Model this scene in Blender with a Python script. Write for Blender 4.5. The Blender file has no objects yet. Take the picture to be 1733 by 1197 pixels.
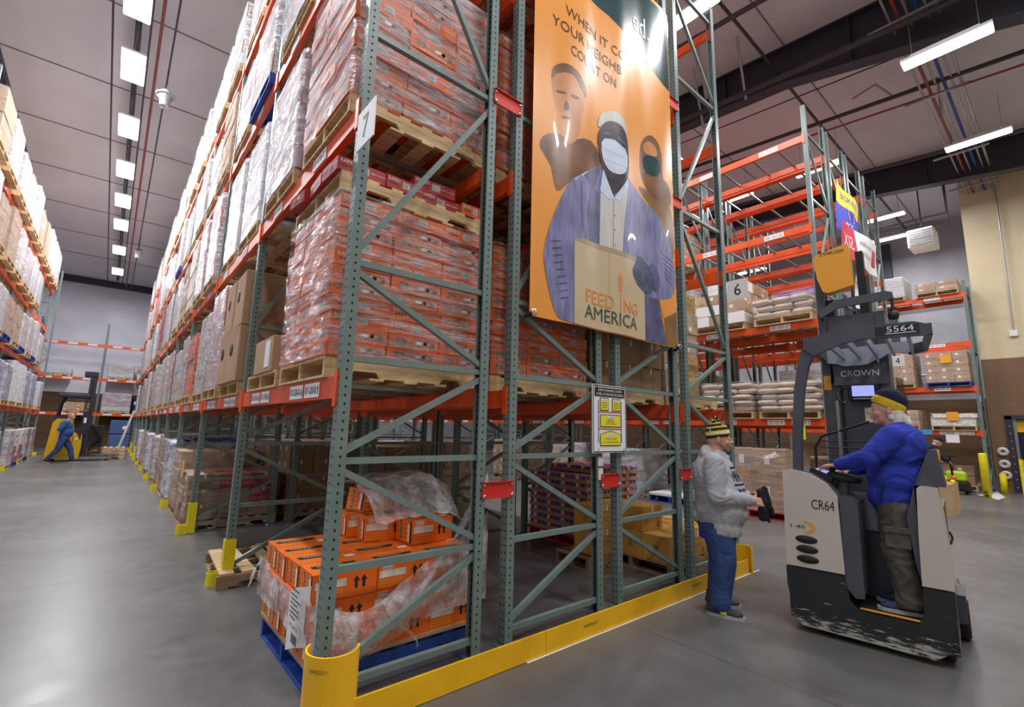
import bpy, math, random
from mathutils import Vector, Matrix, noise as mnoise
R = math.radians
sc = bpy.context.scene
COL = sc.collection
random.seed(7)

# ------------------------------------------------------------------ camera
H_CAM = 1.53
yaw, pitch, roll = .6986, .1572, .0225
fw = Vector((math.sin(yaw)*math.cos(pitch), math.cos(yaw)*math.cos(pitch), math.sin(pitch)))
rt = Vector((math.cos(yaw), -math.sin(yaw), 0)); up = rt.cross(fw)
r2 = rt*math.cos(roll)+up*math.sin(roll); u2 = -rt*math.sin(roll)+up*math.cos(roll)
cam = bpy.data.cameras.new('camera'); camo = bpy.data.objects.new('camera', cam); COL.objects.link(camo)
m = Matrix((r2, u2, -fw)).transposed().to_4x4(); m.translation = (0, 0, H_CAM)
camo.matrix_world = m
cam.sensor_width = 36.0; cam.lens = 799.9/1733*36.0; cam.clip_end = 200
sc.camera = camo

# ------------------------------------------------------------------ world, exposure
w = bpy.data.worlds.new('world'); sc.world = w; w.use_nodes = True
w.node_tree.nodes['Background'].inputs[0].default_value = (.75, .8, 1, 1)
w.node_tree.nodes['Background'].inputs[1].default_value = .05
vs = sc.view_settings
sc.display_settings.display_device = 'sRGB'
vs.view_transform = 'Standard'; vs.look = 'None'; vs.gamma = 1; vs.use_curve_mapping = False
vs.exposure = -.25
LIGHT_W = 150.0      # power of one linear aisle fixture
LIGHT_COL = (.97, .97, 1.0)

# ------------------------------------------------------------------ helpers
def mat(name, col, rough=.5, metal=0., spec=.5, noise=None, bump=None, emit=None, alpha=None, coat=0):
    m = bpy.data.materials.new(name); m.use_nodes = True
    nt = m.node_tree; b = nt.nodes['Principled BSDF']
    b.inputs['Base Color'].default_value = (*col, 1); b.inputs['Roughness'].default_value = rough
    b.inputs['Metallic'].default_value = metal; b.inputs['Specular IOR Level'].default_value = spec
    b.inputs['Coat Weight'].default_value = coat
    tc = nt.nodes.new('ShaderNodeTexCoord')
    if noise:
        sc_, amt = noise[:2]; st = noise[2] if len(noise) > 2 else (1, 1, 1)
        mp = nt.nodes.new('ShaderNodeMapping'); mp.inputs['Scale'].default_value = st
        n = nt.nodes.new('ShaderNodeTexNoise'); n.inputs['Scale'].default_value = sc_; n.inputs['Detail'].default_value = 5
        r = nt.nodes.new('ShaderNodeMixRGB'); r.inputs[0].default_value = 1
        r.inputs[1].default_value = (*[c*(1-amt) for c in col], 1); r.inputs[2].default_value = (*[min(1, c*(1+amt)) for c in col], 1)
        cr = nt.nodes.new('ShaderNodeMapRange'); cr.inputs[1].default_value = .3; cr.inputs[2].default_value = .7
        L = nt.links.new
        L(tc.outputs['Object'], mp.inputs[0]); L(mp.outputs[0], n.inputs['Vector']); L(n.outputs[0], cr.inputs[0])
        L(cr.outputs[0], r.inputs[0]); L(r.outputs[0], b.inputs['Base Color'])
    if bump:
        sc_, stg = bump[:2]; st = bump[2] if len(bump) > 2 else (1, 1, 1)
        mp = nt.nodes.new('ShaderNodeMapping'); mp.inputs['Scale'].default_value = st
        n = nt.nodes.new('ShaderNodeTexNoise'); n.inputs['Scale'].default_value = sc_; n.inputs['Detail'].default_value = 4
        bp = nt.nodes.new('ShaderNodeBump'); bp.inputs['Strength'].default_value = stg; bp.inputs['Distance'].default_value = .03
        L = nt.links.new
        L(tc.outputs['Object'], mp.inputs[0]); L(mp.outputs[0], n.inputs['Vector']); L(n.outputs[0], bp.inputs['Height']); L(bp.outputs[0], b.inputs['Normal'])
    if emit:
        b.inputs['Emission Color'].default_value = (*emit[0], 1); b.inputs['Emission Strength'].default_value = emit[1]
    if alpha is not None: b.inputs['Alpha'].default_value = alpha
    return m

def nd(nt, t, **kw):
    n = nt.nodes.new('ShaderNode'+t)
    for k, v in kw.items(): setattr(n, k, v)
    return n
def mth(nt, op, a, b=None, c=None):
    n = nd(nt, 'Math', operation=op)
    for i, x in enumerate((a, b, c)):
        if x is None: continue
        if isinstance(x, (int, float)): n.inputs[i].default_value = x
        else: nt.links.new(x, n.inputs[i])
    return n.outputs[0]

# --- rack post steel with rows of punched holes (surface pattern)
def post_mat(name, col):
    m = mat(name, col, .38, .0, .5, noise=(6, .12)); nt = m.node_tree; b = nt.nodes['Principled BSDF']
    tc = nd(nt, 'TexCoord'); sx = nd(nt, 'SeparateXYZ'); nt.links.new(tc.outputs['Object'], sx.inputs[0])
    nx = nd(nt, 'SeparateXYZ'); nt.links.new(tc.outputs['Normal'], nx.inputs[0])
    isx = mth(nt, 'GREATER_THAN', mth(nt, 'ABSOLUTE', nx.outputs[0]), .5)
    fz = mth(nt, 'ABSOLUTE', mth(nt, 'SUBTRACT', mth(nt, 'FRACT', mth(nt, 'DIVIDE', sx.outputs[2], .0508)), .5))
    dz = mth(nt, 'MULTIPLY', fz, .0508)
    vm = mth(nt, 'LESS_THAN', dz, .0075)
    def near(s, c, r): return mth(nt, 'LESS_THAN', mth(nt, 'ABSOLUTE', mth(nt, 'SUBTRACT', s, c)), r)
    hy = mth(nt, 'MULTIPLY', near(sx.outputs[0], .035, .006), mth(nt, 'SUBTRACT', 1, isx))
    hx = mth(nt, 'MULTIPLY', mth(nt, 'MAXIMUM', near(sx.outputs[1], .022, .0055), near(sx.outputs[1], .054, .0055)), isx)
    mask = mth(nt, 'MULTIPLY', mth(nt, 'MAXIMUM', hx, hy), vm)
    mx = nd(nt, 'MixRGB'); nt.links.new(mask, mx.inputs[0])
    src = b.inputs['Base Color'].links[0].from_socket; nt.links.new(src, mx.inputs[1]); mx.inputs[2].default_value = (.01, .012, .012, 1)
    nt.links.new(mx.outputs[0], b.inputs['Base Color'])
    ro = nd(nt, 'MixRGB'); nt.links.new(mask, ro.inputs[0]); ro.inputs[1].default_value = (.38,)*3+(1,); ro.inputs[2].default_value = (1, 1, 1, 1)
    nt.links.new(ro.outputs[0], b.inputs['Roughness'])
    return m

# --- stretch film: thin, wrinkled, partly milky, with white glints put into its alpha
def film_mat(name, amin, amax, col=(.86, .86, .9), rough=.22, streak=(1, 1, 7), bump=.55):
    m = bpy.data.materials.new(name); m.use_nodes = True; nt = m.node_tree; b = nt.nodes['Principled BSDF']
    b.inputs['Base Color'].default_value = (*col, 1); b.inputs['Roughness'].default_value = rough
    b.inputs['Specular IOR Level'].default_value = .7
    tc = nd(nt, 'TexCoord'); mp = nd(nt, 'Mapping'); mp.inputs['Scale'].default_value = streak
    mp.inputs['Rotation'].default_value = (.22, .22, 0)
    n = nd(nt, 'TexNoise'); n.inputs['Scale'].default_value = 2.6; n.inputs['Detail'].default_value = 7; n.inputs['Roughness'].default_value = .68
    n2 = nd(nt, 'TexNoise'); n2.inputs['Scale'].default_value = 9; n2.inputs['Detail'].default_value = 6; n2.inputs['Distortion'].default_value = .6
    L = nt.links.new
    L(tc.outputs['Object'], mp.inputs[0]); L(mp.outputs[0], n.inputs['Vector']); L(mp.outputs[0], n2.inputs['Vector'])
    cr = nd(nt, 'MapRange'); cr.inputs[1].default_value = .42; cr.inputs[2].default_value = .68; cr.inputs[3].default_value = amin; cr.inputs[4].default_value = amax
    L(n.outputs[0], cr.inputs[0]); L(cr.outputs[0], b.inputs['Alpha'])
    bp = nd(nt, 'Bump'); bp.inputs['Strength'].default_value = bump; bp.inputs['Distance'].default_value = .05
    L(n2.outputs[0], bp.inputs['Height']); L(bp.outputs[0], b.inputs['Normal'])
    return m

MT = {}
def M_(k, *a, **kw): MT[k] = mat(k, *a, **kw)
MT['post'] = post_mat('sage_green_steel', (.165, .228, .215))
M_('brace', (.175, .24, .228), .35, noise=(9, .08))
M_('orange', (.78, .098, .018), .38, noise=(5, .10))
M_('galv', (.33, .34, .36), .32, .8)
M_('bolt', (.75, .75, .78), .25, 1)
M_('white', (.82, .82, .82), .6)
M_('paper', (.86, .86, .88), .55)
M_('ink', (.012, .012, .014), .5)
M_('black', (.012, .012, .014), .45)
M_('yellow', (.92, .50, .008), .36, noise=(4, .12))
M_('yellow2', (.85, .72, .01), .45, noise=(6, .10))
M_('signyellow', (.88, .78, .03), .5)
M_('signred', (.7, .03, .02), .5)
M_('wood', (.60, .42, .22), .75, noise=(3, .35, (1, 7, 7)), bump=(30, .15))
M_('wood_dark', (.33, .21, .11), .8, noise=(3, .35, (1, 7, 7)))
M_('bluewood', (.02, .07, .36), .6, noise=(7, .35))
M_('redwood', (.55, .02, .03), .6, noise=(7, .3))
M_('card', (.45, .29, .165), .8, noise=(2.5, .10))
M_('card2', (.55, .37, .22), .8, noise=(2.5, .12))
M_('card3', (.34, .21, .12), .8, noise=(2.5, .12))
M_('cardyellow', (.62, .33, .06), .75, noise=(3, .12))
M_('ramen_orange', (.74, .125, .015), .5, noise=(3, .12))
M_('ramen_red', (.42, .025, .035), .5, noise=(3, .12))
M_('bright_orange', (.86, .15, .008), .45, noise=(3, .10))
M_('amber', (.9, .36, .03), .45)
M_('food_print', (.40, .20, .15), .5, noise=(22, .75))
M_('cream', (.75, .70, .62), .6, noise=(14, .3))
M_('grey_print', (.33, .30, .30), .6)
M_('sack', (.60, .47, .36), .8, noise=(4, .18), bump=(5, .5))
M_('blue_print', (.08, .12, .5), .5, noise=(8, .6))
M_('green_print', (.30, .42, .30), .5, noise=(9, .6))
M_('red_print', (.42, .03, .05), .5, noise=(9, .4))
M_('purple_print', (.25, .12, .45), .5, noise=(11, .7))
MT['film'] = film_mat('clear_stretch_film', .015, .46, (.86, .86, .9), .13, (1, 1, 9), .9)
MT['film_near'] = film_mat('crinkled_stretch_film', .04, .66, (.86, .86, .9), .12, (1, 1, 7), .95)
MT['film_mid'] = film_mat('painted_sheen_film', .14, .85, (.84, .83, .88), .13, (1, 1, 5), .9)  # reflected light on the wrap put into its opacity as white
MT['film_white'] = film_mat('milky_sheen_film', .42, .97, (.78, .78, .85), .14, (1, 1, 2.6), 1.0)  # milky film, plus lamp glare on the wraps painted in as whiteness
MT['film_loose'] = film_mat('loose_stretch_film', .20, .84, (.86, .84, .87), .2, (2.2, 2.2, 1.0), .9)
M_('steel_dark', (.035, .034, .05), .5, .1)
M_('pipe_dark', (.05, .045, .055), .5)
M_('pipe_grey', (.42, .42, .45), .4, .5)
M_('pipe_red', (.28, .05, .05), .5)
M_('fork_beige', (.60, .56, .49), .38, noise=(1.5, .05))
M_('fork_grey', (.072, .078, .098), .42, noise=(5, .12))
M_('fork_greylight', (.30, .33, .40), .35)
M_('fork_orange', (.86, .38, .03), .4)
M_('rubber', (.015, .015, .017), .8)
M_('screen', (.1, .1, .5), .3, emit=((.33, .36, 1.0), 1.3))
M_('skin', (.62, .32, .23), .55, noise=(12, .08))
M_('skin_pale', (.66, .38, .29), .55, noise=(12, .08))
M_('eye', (.03, .02, .02), .2)
M_('lip', (.48, .17, .14), .5)
M_('hair_white', (.75, .72, .66), .6, bump=(40, .8, (1, 1, .2)))
M_('hair_grey', (.28, .25, .24), .7)
M_('beard', (.32, .18, .12), .8)
M_('hoodie_grey', (.42, .43, .47), .95, noise=(70, .10), bump=(5, .5))
M_('hoodie_blue', (.022, .045, .40), .9, noise=(60, .10), bump=(5, .5))
M_('jeans', (.035, .07, .22), .9, noise=(9, .35), bump=(7, .5, (1, 1, .6)))
M_('cargo', (.085, .078, .068), .9, noise=(9, .15), bump=(8, .6, (1, 1, .6)))
M_('navy', (.012, .016, .05), .9, bump=(60, .3))
M_('knit_black', (.012, .013, .018), .95, bump=(60, .4))
M_('knit_yellow', (.80, .56, .02), .95, bump=(60, .4))
M_('knit_white', (.7, .7, .68), .95, bump=(60, .4))
M_('shoe_navy', (.02, .03, .09), .7); M_('shoe_grey', (.035, .04, .06), .7); M_('sole', (.42, .42, .42), .7)
M_('lime', (.55, .75, .02), .6)

class MB:
    """collects polygons for one mesh"""
    def __init__(s): s.v = []; s.f = []; s.m = []; s.mats = []; s.sm = []
    def mi(s, k):
        if k not in s.mats: s.mats.append(k)
        return s.mats.index(k)
    def add(s, vs, fs, k, smooth=False, T=None):
        o = len(s.v); i = s.mi(k)
        s.v += [tuple(T @ Vector(p)) for p in vs] if T else [tuple(p) for p in vs]
        for f in fs: s.f.append([o+a for a in f]); s.m.append(i); s.sm.append(smooth)
        return s
    def box(s, x0, y0, z0, x1, y1, z1, k='white', T=None):
        vs = [(x0, y0, z0), (x1, y0, z0), (x1, y1, z0), (x0, y1, z0), (x0, y0, z1), (x1, y0, z1), (x1, y1, z1), (x0, y1, z1)]
        return s.add(vs, [(0, 3, 2, 1), (4, 5, 6, 7), (0, 1, 5, 4), (1, 2, 6, 5), (2, 3, 7, 6), (3, 0, 4, 7)], k, T=T)
    def bbox(s, x0, y0, z0, x1, y1, z1, k, b=.01, T=None):
        """box with chamfered edges"""
        X, Y, Z = (x0, x1), (y0, y1), (z0, z1); vs = []; idx = {}
        for i in (0, 1):
            for j in (0, 1):
                for l in (0, 1):
                    c = (X[i], Y[j], Z[l]); d = [b if q == 0 else -b for q in (i, j, l)]
                    for a in range(3):
                        p = [c[t]+(d[t] if t != a else 0) for t in range(3)]; idx[(i, j, l, a)] = len(vs); vs.append(p)
        F = []
        for a in range(3):
            o1, o2 = [t for t in range(3) if t != a]
            for side in (0, 1):
                q = []
                for (p, r) in ((0, 0), (1, 0), (1, 1), (0, 1)):
                    k3 = [0, 0, 0]; k3[a] = side; k3[o1] = p; k3[o2] = r; q.append(idx[(*k3, a)])
                F.append(q)
        for a in range(3):
            o1, o2 = [t for t in range(3) if t != a]
            for p in (0, 1):
                for r in (0, 1):
                    q = []
                    for side, ax in ((0, o1), (1, o1), (1, o2), (0, o2)):
                        k3 = [0, 0, 0]; k3[a] = side; k3[o1] = p; k3[o2] = r; q.append(idx[(*k3, ax)])
                    F.append(q)
        for i in (0, 1):
            for j in (0, 1):
                for l in (0, 1): F.append([idx[(i, j, l, a)] for a in range(3)])
        return s.add(vs, F, k, T=T)
    def quad(s, pts, k, T=None): return s.add(pts, [tuple(range(len(pts)))], k, T=T)
    def prism(s, poly, a, b, k, ax='y', T=None, smooth=False, cap=True):
        """poly in the plane normal to ax, extruded from a to b"""
        def P(u, v, w):
            return {'y': (u, w, v), 'x': (w, u, v), 'z': (u, v, w)}[ax]
        n = len(poly); vs = [P(u, v, a) for u, v in poly]+[P(u, v, b) for u, v in poly]
        s.add(vs, [(i, (i+1) % n, n+(i+1) % n, n+i) for i in range(n)], k, smooth, T)
        if cap: s.add(vs, [tuple(range(n))[::-1], tuple(range(n, 2*n))], k, False, T)
        return s
    def bar(s, p0, p1, wd, h, k, upv=(0, 0, 1)):
        p0 = Vector(p0); p1 = Vector(p1); d = (p1-p0); L = d.length; d.normalize()
        a = d.cross(Vector(upv)); a = a.normalized() if a.length > 1e-4 else Vector((1, 0, 0)); c = a.cross(d)
        T = Matrix((a, d, c)).transposed().to_4x4(); T.translation = p0
        return s.box(-wd/2, 0, -h/2, wd/2, L, h/2, k, T)
    def tube(s, pts, r, k, n=8, cap=True, smooth=True):
        pts = [Vector(p) for p in pts]; rs = r if isinstance(r, (list, tuple)) else [r]*len(pts)
        rings = []; pa = None
        for i, p in enumerate(pts):
            d = (pts[min(i+1, len(pts)-1)]-pts[max(i-1, 0)]).normalized()
            if pa is None:
                a = d.cross(Vector((0, 0, 1)));  a = a if a.length > .05 else d.cross(Vector((0, 1, 0)))
            else: a = pa-d*pa.dot(d)
            a.normalize(); pa = a; c = d.cross(a)
            rings.append([p+(a*math.cos(t)+c*math.sin(t))*rs[i] for t in [2*math.pi*j/n for j in range(n)]])
        vs = [q for rg in rings for q in rg]
        fs = [(i*n+j, i*n+(j+1) % n, (i+1)*n+(j+1) % n, (i+1)*n+j) for i in range(len(pts)-1) for j in range(n)]
        s.add(vs, fs, k, smooth)
        if cap: s.add(vs, [tuple(range(n))[::-1], tuple(range(len(vs)-n, len(vs)))], k)
        return s
    def lathe(s, prof, k, n=20, T=None, smooth=True, ks=None):
        """prof: list of (r, z); ks: material per band"""
        vs = [(r*math.cos(2*math.pi*j/n), r*math.sin(2*math.pi*j/n), z) for r, z in prof for j in range(n)]
        for i in range(len(prof)-1):
            s.add(vs, [], k, T=T) if False else None
        o = len(s.v); s.v += [tuple(T @ Vector(p)) for p in vs] if T else vs
        for i in range(len(prof)-1):
            mi = s.mi(ks[i] if ks else k)
            for j in range(n):
                s.f.append([o+i*n+j, o+i*n+(j+1) % n, o+(i+1)*n+(j+1) % n, o+(i+1)*n+j]); s.m.append(mi); s.sm.append(smooth)
        return s
    def mesh(s, name='mesh'):
        me = bpy.data.meshes.new(name); me.from_pydata(s.v, [], s.f)
        for k in s.mats: me.materials.append(MT[k])
        me.polygons.foreach_set('material_index', s.m); me.polygons.foreach_set('use_smooth', s.sm)
        me.update(); return me
    def build(s, name, parent=None, loc=(0, 0, 0), rot=(0, 0, 0), label=None):
        return put(name, s.mesh(name), parent, loc, rot, label)

def put(name, me, parent=None, loc=(0, 0, 0), rot=(0, 0, 0), label=None):
    o = bpy.data.objects.new(name, me); COL.objects.link(o); o.parent = parent
    o.location = loc; o.rotation_euler = rot
    if label: o['label'] = label
    return o
def thing(name, label, cat, loc=(0, 0, 0), rz=0, group=None):
    o = bpy.data.objects.new(name, None); COL.objects.link(o); o.location = loc; o.rotation_euler = (0, 0, rz)
    o.empty_display_size = .1
    return tag(o, label, cat, group)
def tag(o, label, cat, group=None, kind=None):
    o['label'] = label; o['category'] = cat
    if group: o['group'] = group
    if kind: o['kind'] = kind
    return o
def struct(o): o['kind'] = 'structure'; return o

WORK = bpy.data.scenes.new('workbench')
def evalmesh(o):
    WORK.collection.objects.link(o); WORK.view_layers[0].update(); dg = WORK.view_layers[0].depsgraph
    me = bpy.data.meshes.new_from_object(o.evaluated_get(dg)); WORK.collection.objects.unlink(o); return me
# --- lettering -> polygons
_tc = {}
def text_geo(st):
    if st in _tc: return _tc[st]
    cu = bpy.data.curves.new('lettering', 'FONT'); cu.body = st; cu.resolution_u = 2; cu.size = 1; cu.offset = 0
    cu.align_x = 'CENTER'; cu.align_y = 'CENTER'
    o = bpy.data.objects.new('lettering', cu)
    me = evalmesh(o)
    vs = [tuple(v.co) for v in me.vertices]; fs = [tuple(p.vertices) for p in me.polygons]
    if vs:
        x0 = min(v[0] for v in vs); x1 = max(v[0] for v in vs); y0 = min(v[1] for v in vs); y1 = max(v[1] for v in vs)
        vs = [((v[0]-(x0+x1)/2)/(x1-x0), (v[1]-(y0+y1)/2)/(y1-y0)) for v in vs]
    bpy.data.objects.remove(o); bpy.data.curves.remove(cu); bpy.data.meshes.remove(me)
    _tc[st] = (vs, fs); return _tc[st]
def text(mb, st, c, wd, h, k, right=(1, 0, 0), upv=(0, 0, 1), fn=None):
    """flat lettering of overall size wd x h centred on c"""
    vs, fs = text_geo(st); r = Vector(right); u = Vector(upv); c = Vector(c)
    P = [c+r*(v[0]*wd)+u*(v[1]*h) for v in vs]
    if fn: P = [fn(p) for p in P]
    mb.add(P, fs, k)
    return mb


def capsule(mb, p0, r0, p1, r1, k='skin', n=12):
    p0 = Vector(p0); p1 = Vector(p1); d = (p1-p0)
    L = d.length; d.normalize()
    pts = []; rs = []
    for i in range(5):
        a = -math.pi/2+i*math.pi/8; pts.append(p0+d*(r0*math.sin(a))); rs.append(max(r0*math.cos(a), .001))
    for i in range(5):
        a = i*math.pi/8; pts.append(p1+d*(r1*math.sin(a))); rs.append(max(r1*math.cos(a), .001))
    mb.tube(pts, rs, k, n)
def ellipsoid(mb, c, r, k='skin', rot=None, n=16, mth_=10):
    T = Matrix.Translation(c) @ (rot.to_4x4() if rot else Matrix.Identity(4)) @ Matrix.Diagonal((*r, 1))
    prof = [(max(math.cos(-math.pi/2+math.pi*i/mth_), .002), math.sin(-math.pi/2+math.pi*i/mth_)) for i in range(mth_+1)]
    mb.lathe(prof, k, n, T)
def blob(name, prims, k, parent, voxel=.012, smooth=4, disp=0, label=None, mats=None, loc=(0, 0, 0), rot=(0, 0, 0), cut=None, fold=0):
    """one continuous skin grown over overlapping limb volumes. prims: ('c',p0,r0,p1,r1) | ('e',c,(rx,ry,rz)[,rot])"""
    mb = MB()
    for p in prims:
        if p[0] == 'c': capsule(mb, *p[1:], k=k)
        else: ellipsoid(mb, p[1], p[2], k, p[3] if len(p) > 3 else None)
    me = mb.mesh(name); o = bpy.data.objects.new(name, me)
    md = o.modifiers.new('r', 'REMESH'); md.mode = 'VOXEL'; md.voxel_size = voxel; md.use_smooth_shade = True
    sm = o.modifiers.new('s', 'SMOOTH'); sm.iterations = smooth; sm.factor = .5
    me2 = evalmesh(o); bpy.data.objects.remove(o); bpy.data.meshes.remove(me)
    me2.name = name; me2.materials.clear(); me2.materials.append(MT[k])
    if disp:
        for v in me2.vertices:
            q = v.co*9
            v.co += v.normal*disp*(mnoise.noise(Vector((q.x, q.y, q.z*.8)))+.5*mnoise.noise(q*2.3))
    if fold:      # creases of cloth
        me2.update()
        for v in me2.vertices:
            q = v.co; f_ = mnoise.noise(Vector((q.x*7, q.y*7, q.z*16+4*mnoise.noise(q*5))))
            v.co += v.normal*fold*(1-2.2*abs(f_))
    if cut is not None:
        import bmesh
        bm = bmesh.new(); bm.from_mesh(me2); bmesh.ops.bisect_plane(bm, geom=bm.verts[:]+bm.edges[:]+bm.faces[:], plane_co=(0, 0, cut), plane_no=(0, 0, 1), clear_inner=True)
        rim = [e for e in bm.edges if e.is_boundary]
        if rim:
            g_ = bmesh.ops.extrude_edge_only(bm, edges=rim); nv = [e for e in g_['geom'] if isinstance(e, bmesh.types.BMVert)]
            cx = sum(v.co.x for v in nv)/len(nv); cy = sum(v.co.y for v in nv)/len(nv)
            for v in nv: v.co.x = cx+(v.co.x-cx)*.93; v.co.y = cy+(v.co.y-cy)*.93; v.co.z += .004
        bm.to_mesh(me2); bm.free()
    for p in me2.polygons: p.use_smooth = True
    if mats:
        for kk in mats[0]: me2.materials.append(MT[kk])
        for p in me2.polygons: p.material_index = mats[1](p.center)
    return put(name, me2, parent, loc, rot, label)
# ------------------------------------------------------------------ floor
def floor_mat():
    m = bpy.data.materials.new('polished_concrete'); m.use_nodes = True; nt = m.node_tree; b = nt.nodes['Principled BSDF']; L = nt.links.new
    tc = nd(nt, 'TexCoord'); sx = nd(nt, 'SeparateXYZ'); L(tc.outputs['Object'], sx.inputs[0])
    n1 = nd(nt, 'TexNoise'); n1.inputs['Scale'].default_value = .55; n1.inputs['Detail'].default_value = 8; n1.inputs['Roughness'].default_value = .62
    n2 = nd(nt, 'TexNoise'); n2.inputs['Scale'].default_value = 5; n2.inputs['Detail'].default_value = 8; n2.inputs['Roughness'].default_value = .7
    for n in (n1, n2): L(tc.outputs['Object'], n.inputs['Vector'])
    r1 = nd(nt, 'ValToRGB'); L(n1.outputs[0], r1.inputs[0])
    r1.color_ramp.elements[0].position = .3; r1.color_ramp.elements[0].color = (.098, .094, .091, 1)
    r1.color_ramp.elements[1].position = .7; r1.color_ramp.elements[1].color = (.185, .182, .184, 1)
    r2_ = nd(nt, 'MapRange'); r2_.inputs[1].default_value = .3; r2_.inputs[2].default_value = .7; r2_.inputs[3].default_value = .90; r2_.inputs[4].default_value = 1.08
    L(n2.outputs[0], r2_.inputs[0])
    mul = nd(nt, 'MixRGB', blend_type='MULTIPLY'); mul.inputs[0].default_value = 1; L(r1.outputs[0], mul.inputs[1]); L(r2_.outputs[0], mul.inputs[2])
    def joint(s, off, period):
        f = mth(nt, 'FRACT', mth(nt, 'DIVIDE', mth(nt, 'ADD', s, -off+period*20), period))
        d = mth(nt, 'MULTIPLY', mth(nt, 'SUBTRACT', .5, mth(nt, 'ABSOLUTE', mth(nt, 'SUBTRACT', f, .5))), period)
        return mth(nt, 'LESS_THAN', d, .0045)
    j = mth(nt, 'MAXIMUM', joint(sx.outputs[0], 3.39, 4.2), joint(sx.outputs[1], 6.3, 8.6))
    mj = nd(nt, 'MixRGB'); L(mth(nt, 'MULTIPLY', j, .75), mj.inputs[0]); L(mul.outputs[0], mj.inputs[1]); mj.inputs[2].default_value = (.04, .04, .04, 1)
    L(mj.outputs[0], b.inputs['Base Color'])
    rr = nd(nt, 'MapRange'); rr.inputs[1].default_value = .3; rr.inputs[2].default_value = .7; rr.inputs[3].default_value = .27; rr.inputs[4].default_value = .38
    L(n2.outputs[0], rr.inputs[0]); L(rr.outputs[0], b.inputs['Roughness'])
    b.inputs['Specular IOR Level'].default_value = .45
    return m
MT['floor'] = floor_mat()
mb = MB(); mb.box(-9.5, -9, -.3, 40, 36.2, 0, 'floor'); struct(mb.build('floor'))

M_('seam', (.22, .20, .22), .8)
M_('roof', (.74, .72, .76), .8, noise=(.6, .06))
M_('backwall', (.76, .76, .84), .45, noise=(.8, .10), bump=(.7, .5, (1, 1, 2)))
M_('brownwall', (.135, .075, .04), .85, noise=(1.2, .12))
M_('greywall', (.36, .36, .39), .5, noise=(1.1, .15), bump=(1.2, .5))
def block_mat(name, c, dark):
    m = mat(name, c, .8); nt = m.node_tree; b = nt.nodes['Principled BSDF']; L = nt.links.new
    tc = nd(nt, 'TexCoord'); mp = nd(nt, 'Mapping'); mp.inputs['Rotation'].default_value = (0, R(90), R(90)); L(tc.outputs['Object'], mp.inputs[0])
    sx = nd(nt, 'SeparateXYZ'); L(tc.outputs['Object'], sx.inputs[0]); cx = nd(nt, 'CombineXYZ')
    L(sx.outputs[1], cx.inputs[0]); L(sx.outputs[2], cx.inputs[1])
    br = nd(nt, 'TexBrick'); L(cx.outputs[0], br.inputs['Vector']); br.inputs['Scale'].default_value = 1
    br.inputs['Brick Width'].default_value = .41; br.inputs['Row Height'].default_value = .205; br.inputs['Mortar Size'].default_value = .006
    br.inputs['Color1'].default_value = (*c, 1); br.inputs['Color2'].default_value = (*[x*1.04 for x in c], 1); br.inputs['Mortar'].default_value = (*[x*dark for x in c], 1)
    L(br.outputs[0], b.inputs['Base Color']); return m
MT['block_brown'] = block_mat('brown_painted_block', (.21, .125, .07), .8)
MT['block_beige'] = block_mat('beige_painted_block', (.66, .56, .37), .97)

# ------------------------------------------------------------------ walls and roof
def roofz(y): return 10.1+.08*(y-1) if y < 8 else 10.66-.045*(y-8)
mb = MB(); mb.box(-9.5, 35.6, 0, 40, 35.9, 10.2, 'backwall'); struct(mb.build('wall_back'))
mb = MB(); mb.box(-9.3, 35.52, 0, 14.9, 35.6, 2.95, 'brownwall'); struct(mb.build('trim_1'))
mb = MB(); mb.box(-9.6, -9, 0, -9.3, 35.6, 11, 'backwall'); struct(mb.build('wall_left'))
mb = MB(); mb.box(-9.6, -9.3, 0, 40, -9, 11, 'block_beige'); struct(mb.build('wall_front'))
mb = MB(); mb.box(40, -9, 0, 40.3, 35.6, 11, 'greywall'); struct(mb.build('wall_far_right'))
# block wall on the right with the dock door opening, its two paint colours meeting at 4 m
XW = 20.4; YC = 1.72; DY0, DY1, DZ = -1.45, 1.36, 2.22
mb = MB()
mb.box(XW, DY1, 0, XW+.3, YC, 3.95, 'block_brown'); mb.box(XW, -9, 0, XW+.3, DY0, 3.95, 'block_brown'); mb.box(XW, DY0, DZ, XW+.3, DY1, 3.95, 'block_brown')
mb.box(XW, -9, 3.95, XW+.3, YC, 11, 'block_beige')
struct(mb.build('wall_right'))
mb = MB(); mb.box(XW+.3, YC-.3, 0, 25, YC, 11, 'greywall'); struct(mb.build('wall_recess_side'))
mb = MB(); mb.box(24.6, YC, 0, 24.9, 30, 11, 'greywall'); struct(mb.build('wall_recess_back'))
mb = MB()
for (ya, yb) in ((-9, 1), (1, 8), (8, 36)):
    za, zb = roofz(ya), roofz(yb)
    mb.add([(-9.5, ya, za), (40, ya, za), (40, yb, zb), (-9.5, yb, zb), (-9.5, ya, za+.2), (40, ya, za+.2), (40, yb, zb+.2), (-9.5, yb, zb+.2)],
           [(0, 3, 2, 1), (4, 5, 6, 7), (0, 1, 5, 4), (2, 3, 7, 6), (1, 2, 6, 5), (3, 0, 4, 7)], 'roof')
struct(mb.build('ceiling'))
# roof panel seams across the ceiling
k = 0
for y in (3.4, 6.5, 9.5, 12.5, 15.6, 18.6, 21.7, 24.8, 27.9, 31.0):
    mb = MB(); z = roofz(y)-.03; mb.box(-9.3, y-.012, z+.01, 40, y+.012, z+.06, 'seam'); k += 1; struct(mb.build('trim_%d' % (k+1)))
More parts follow.
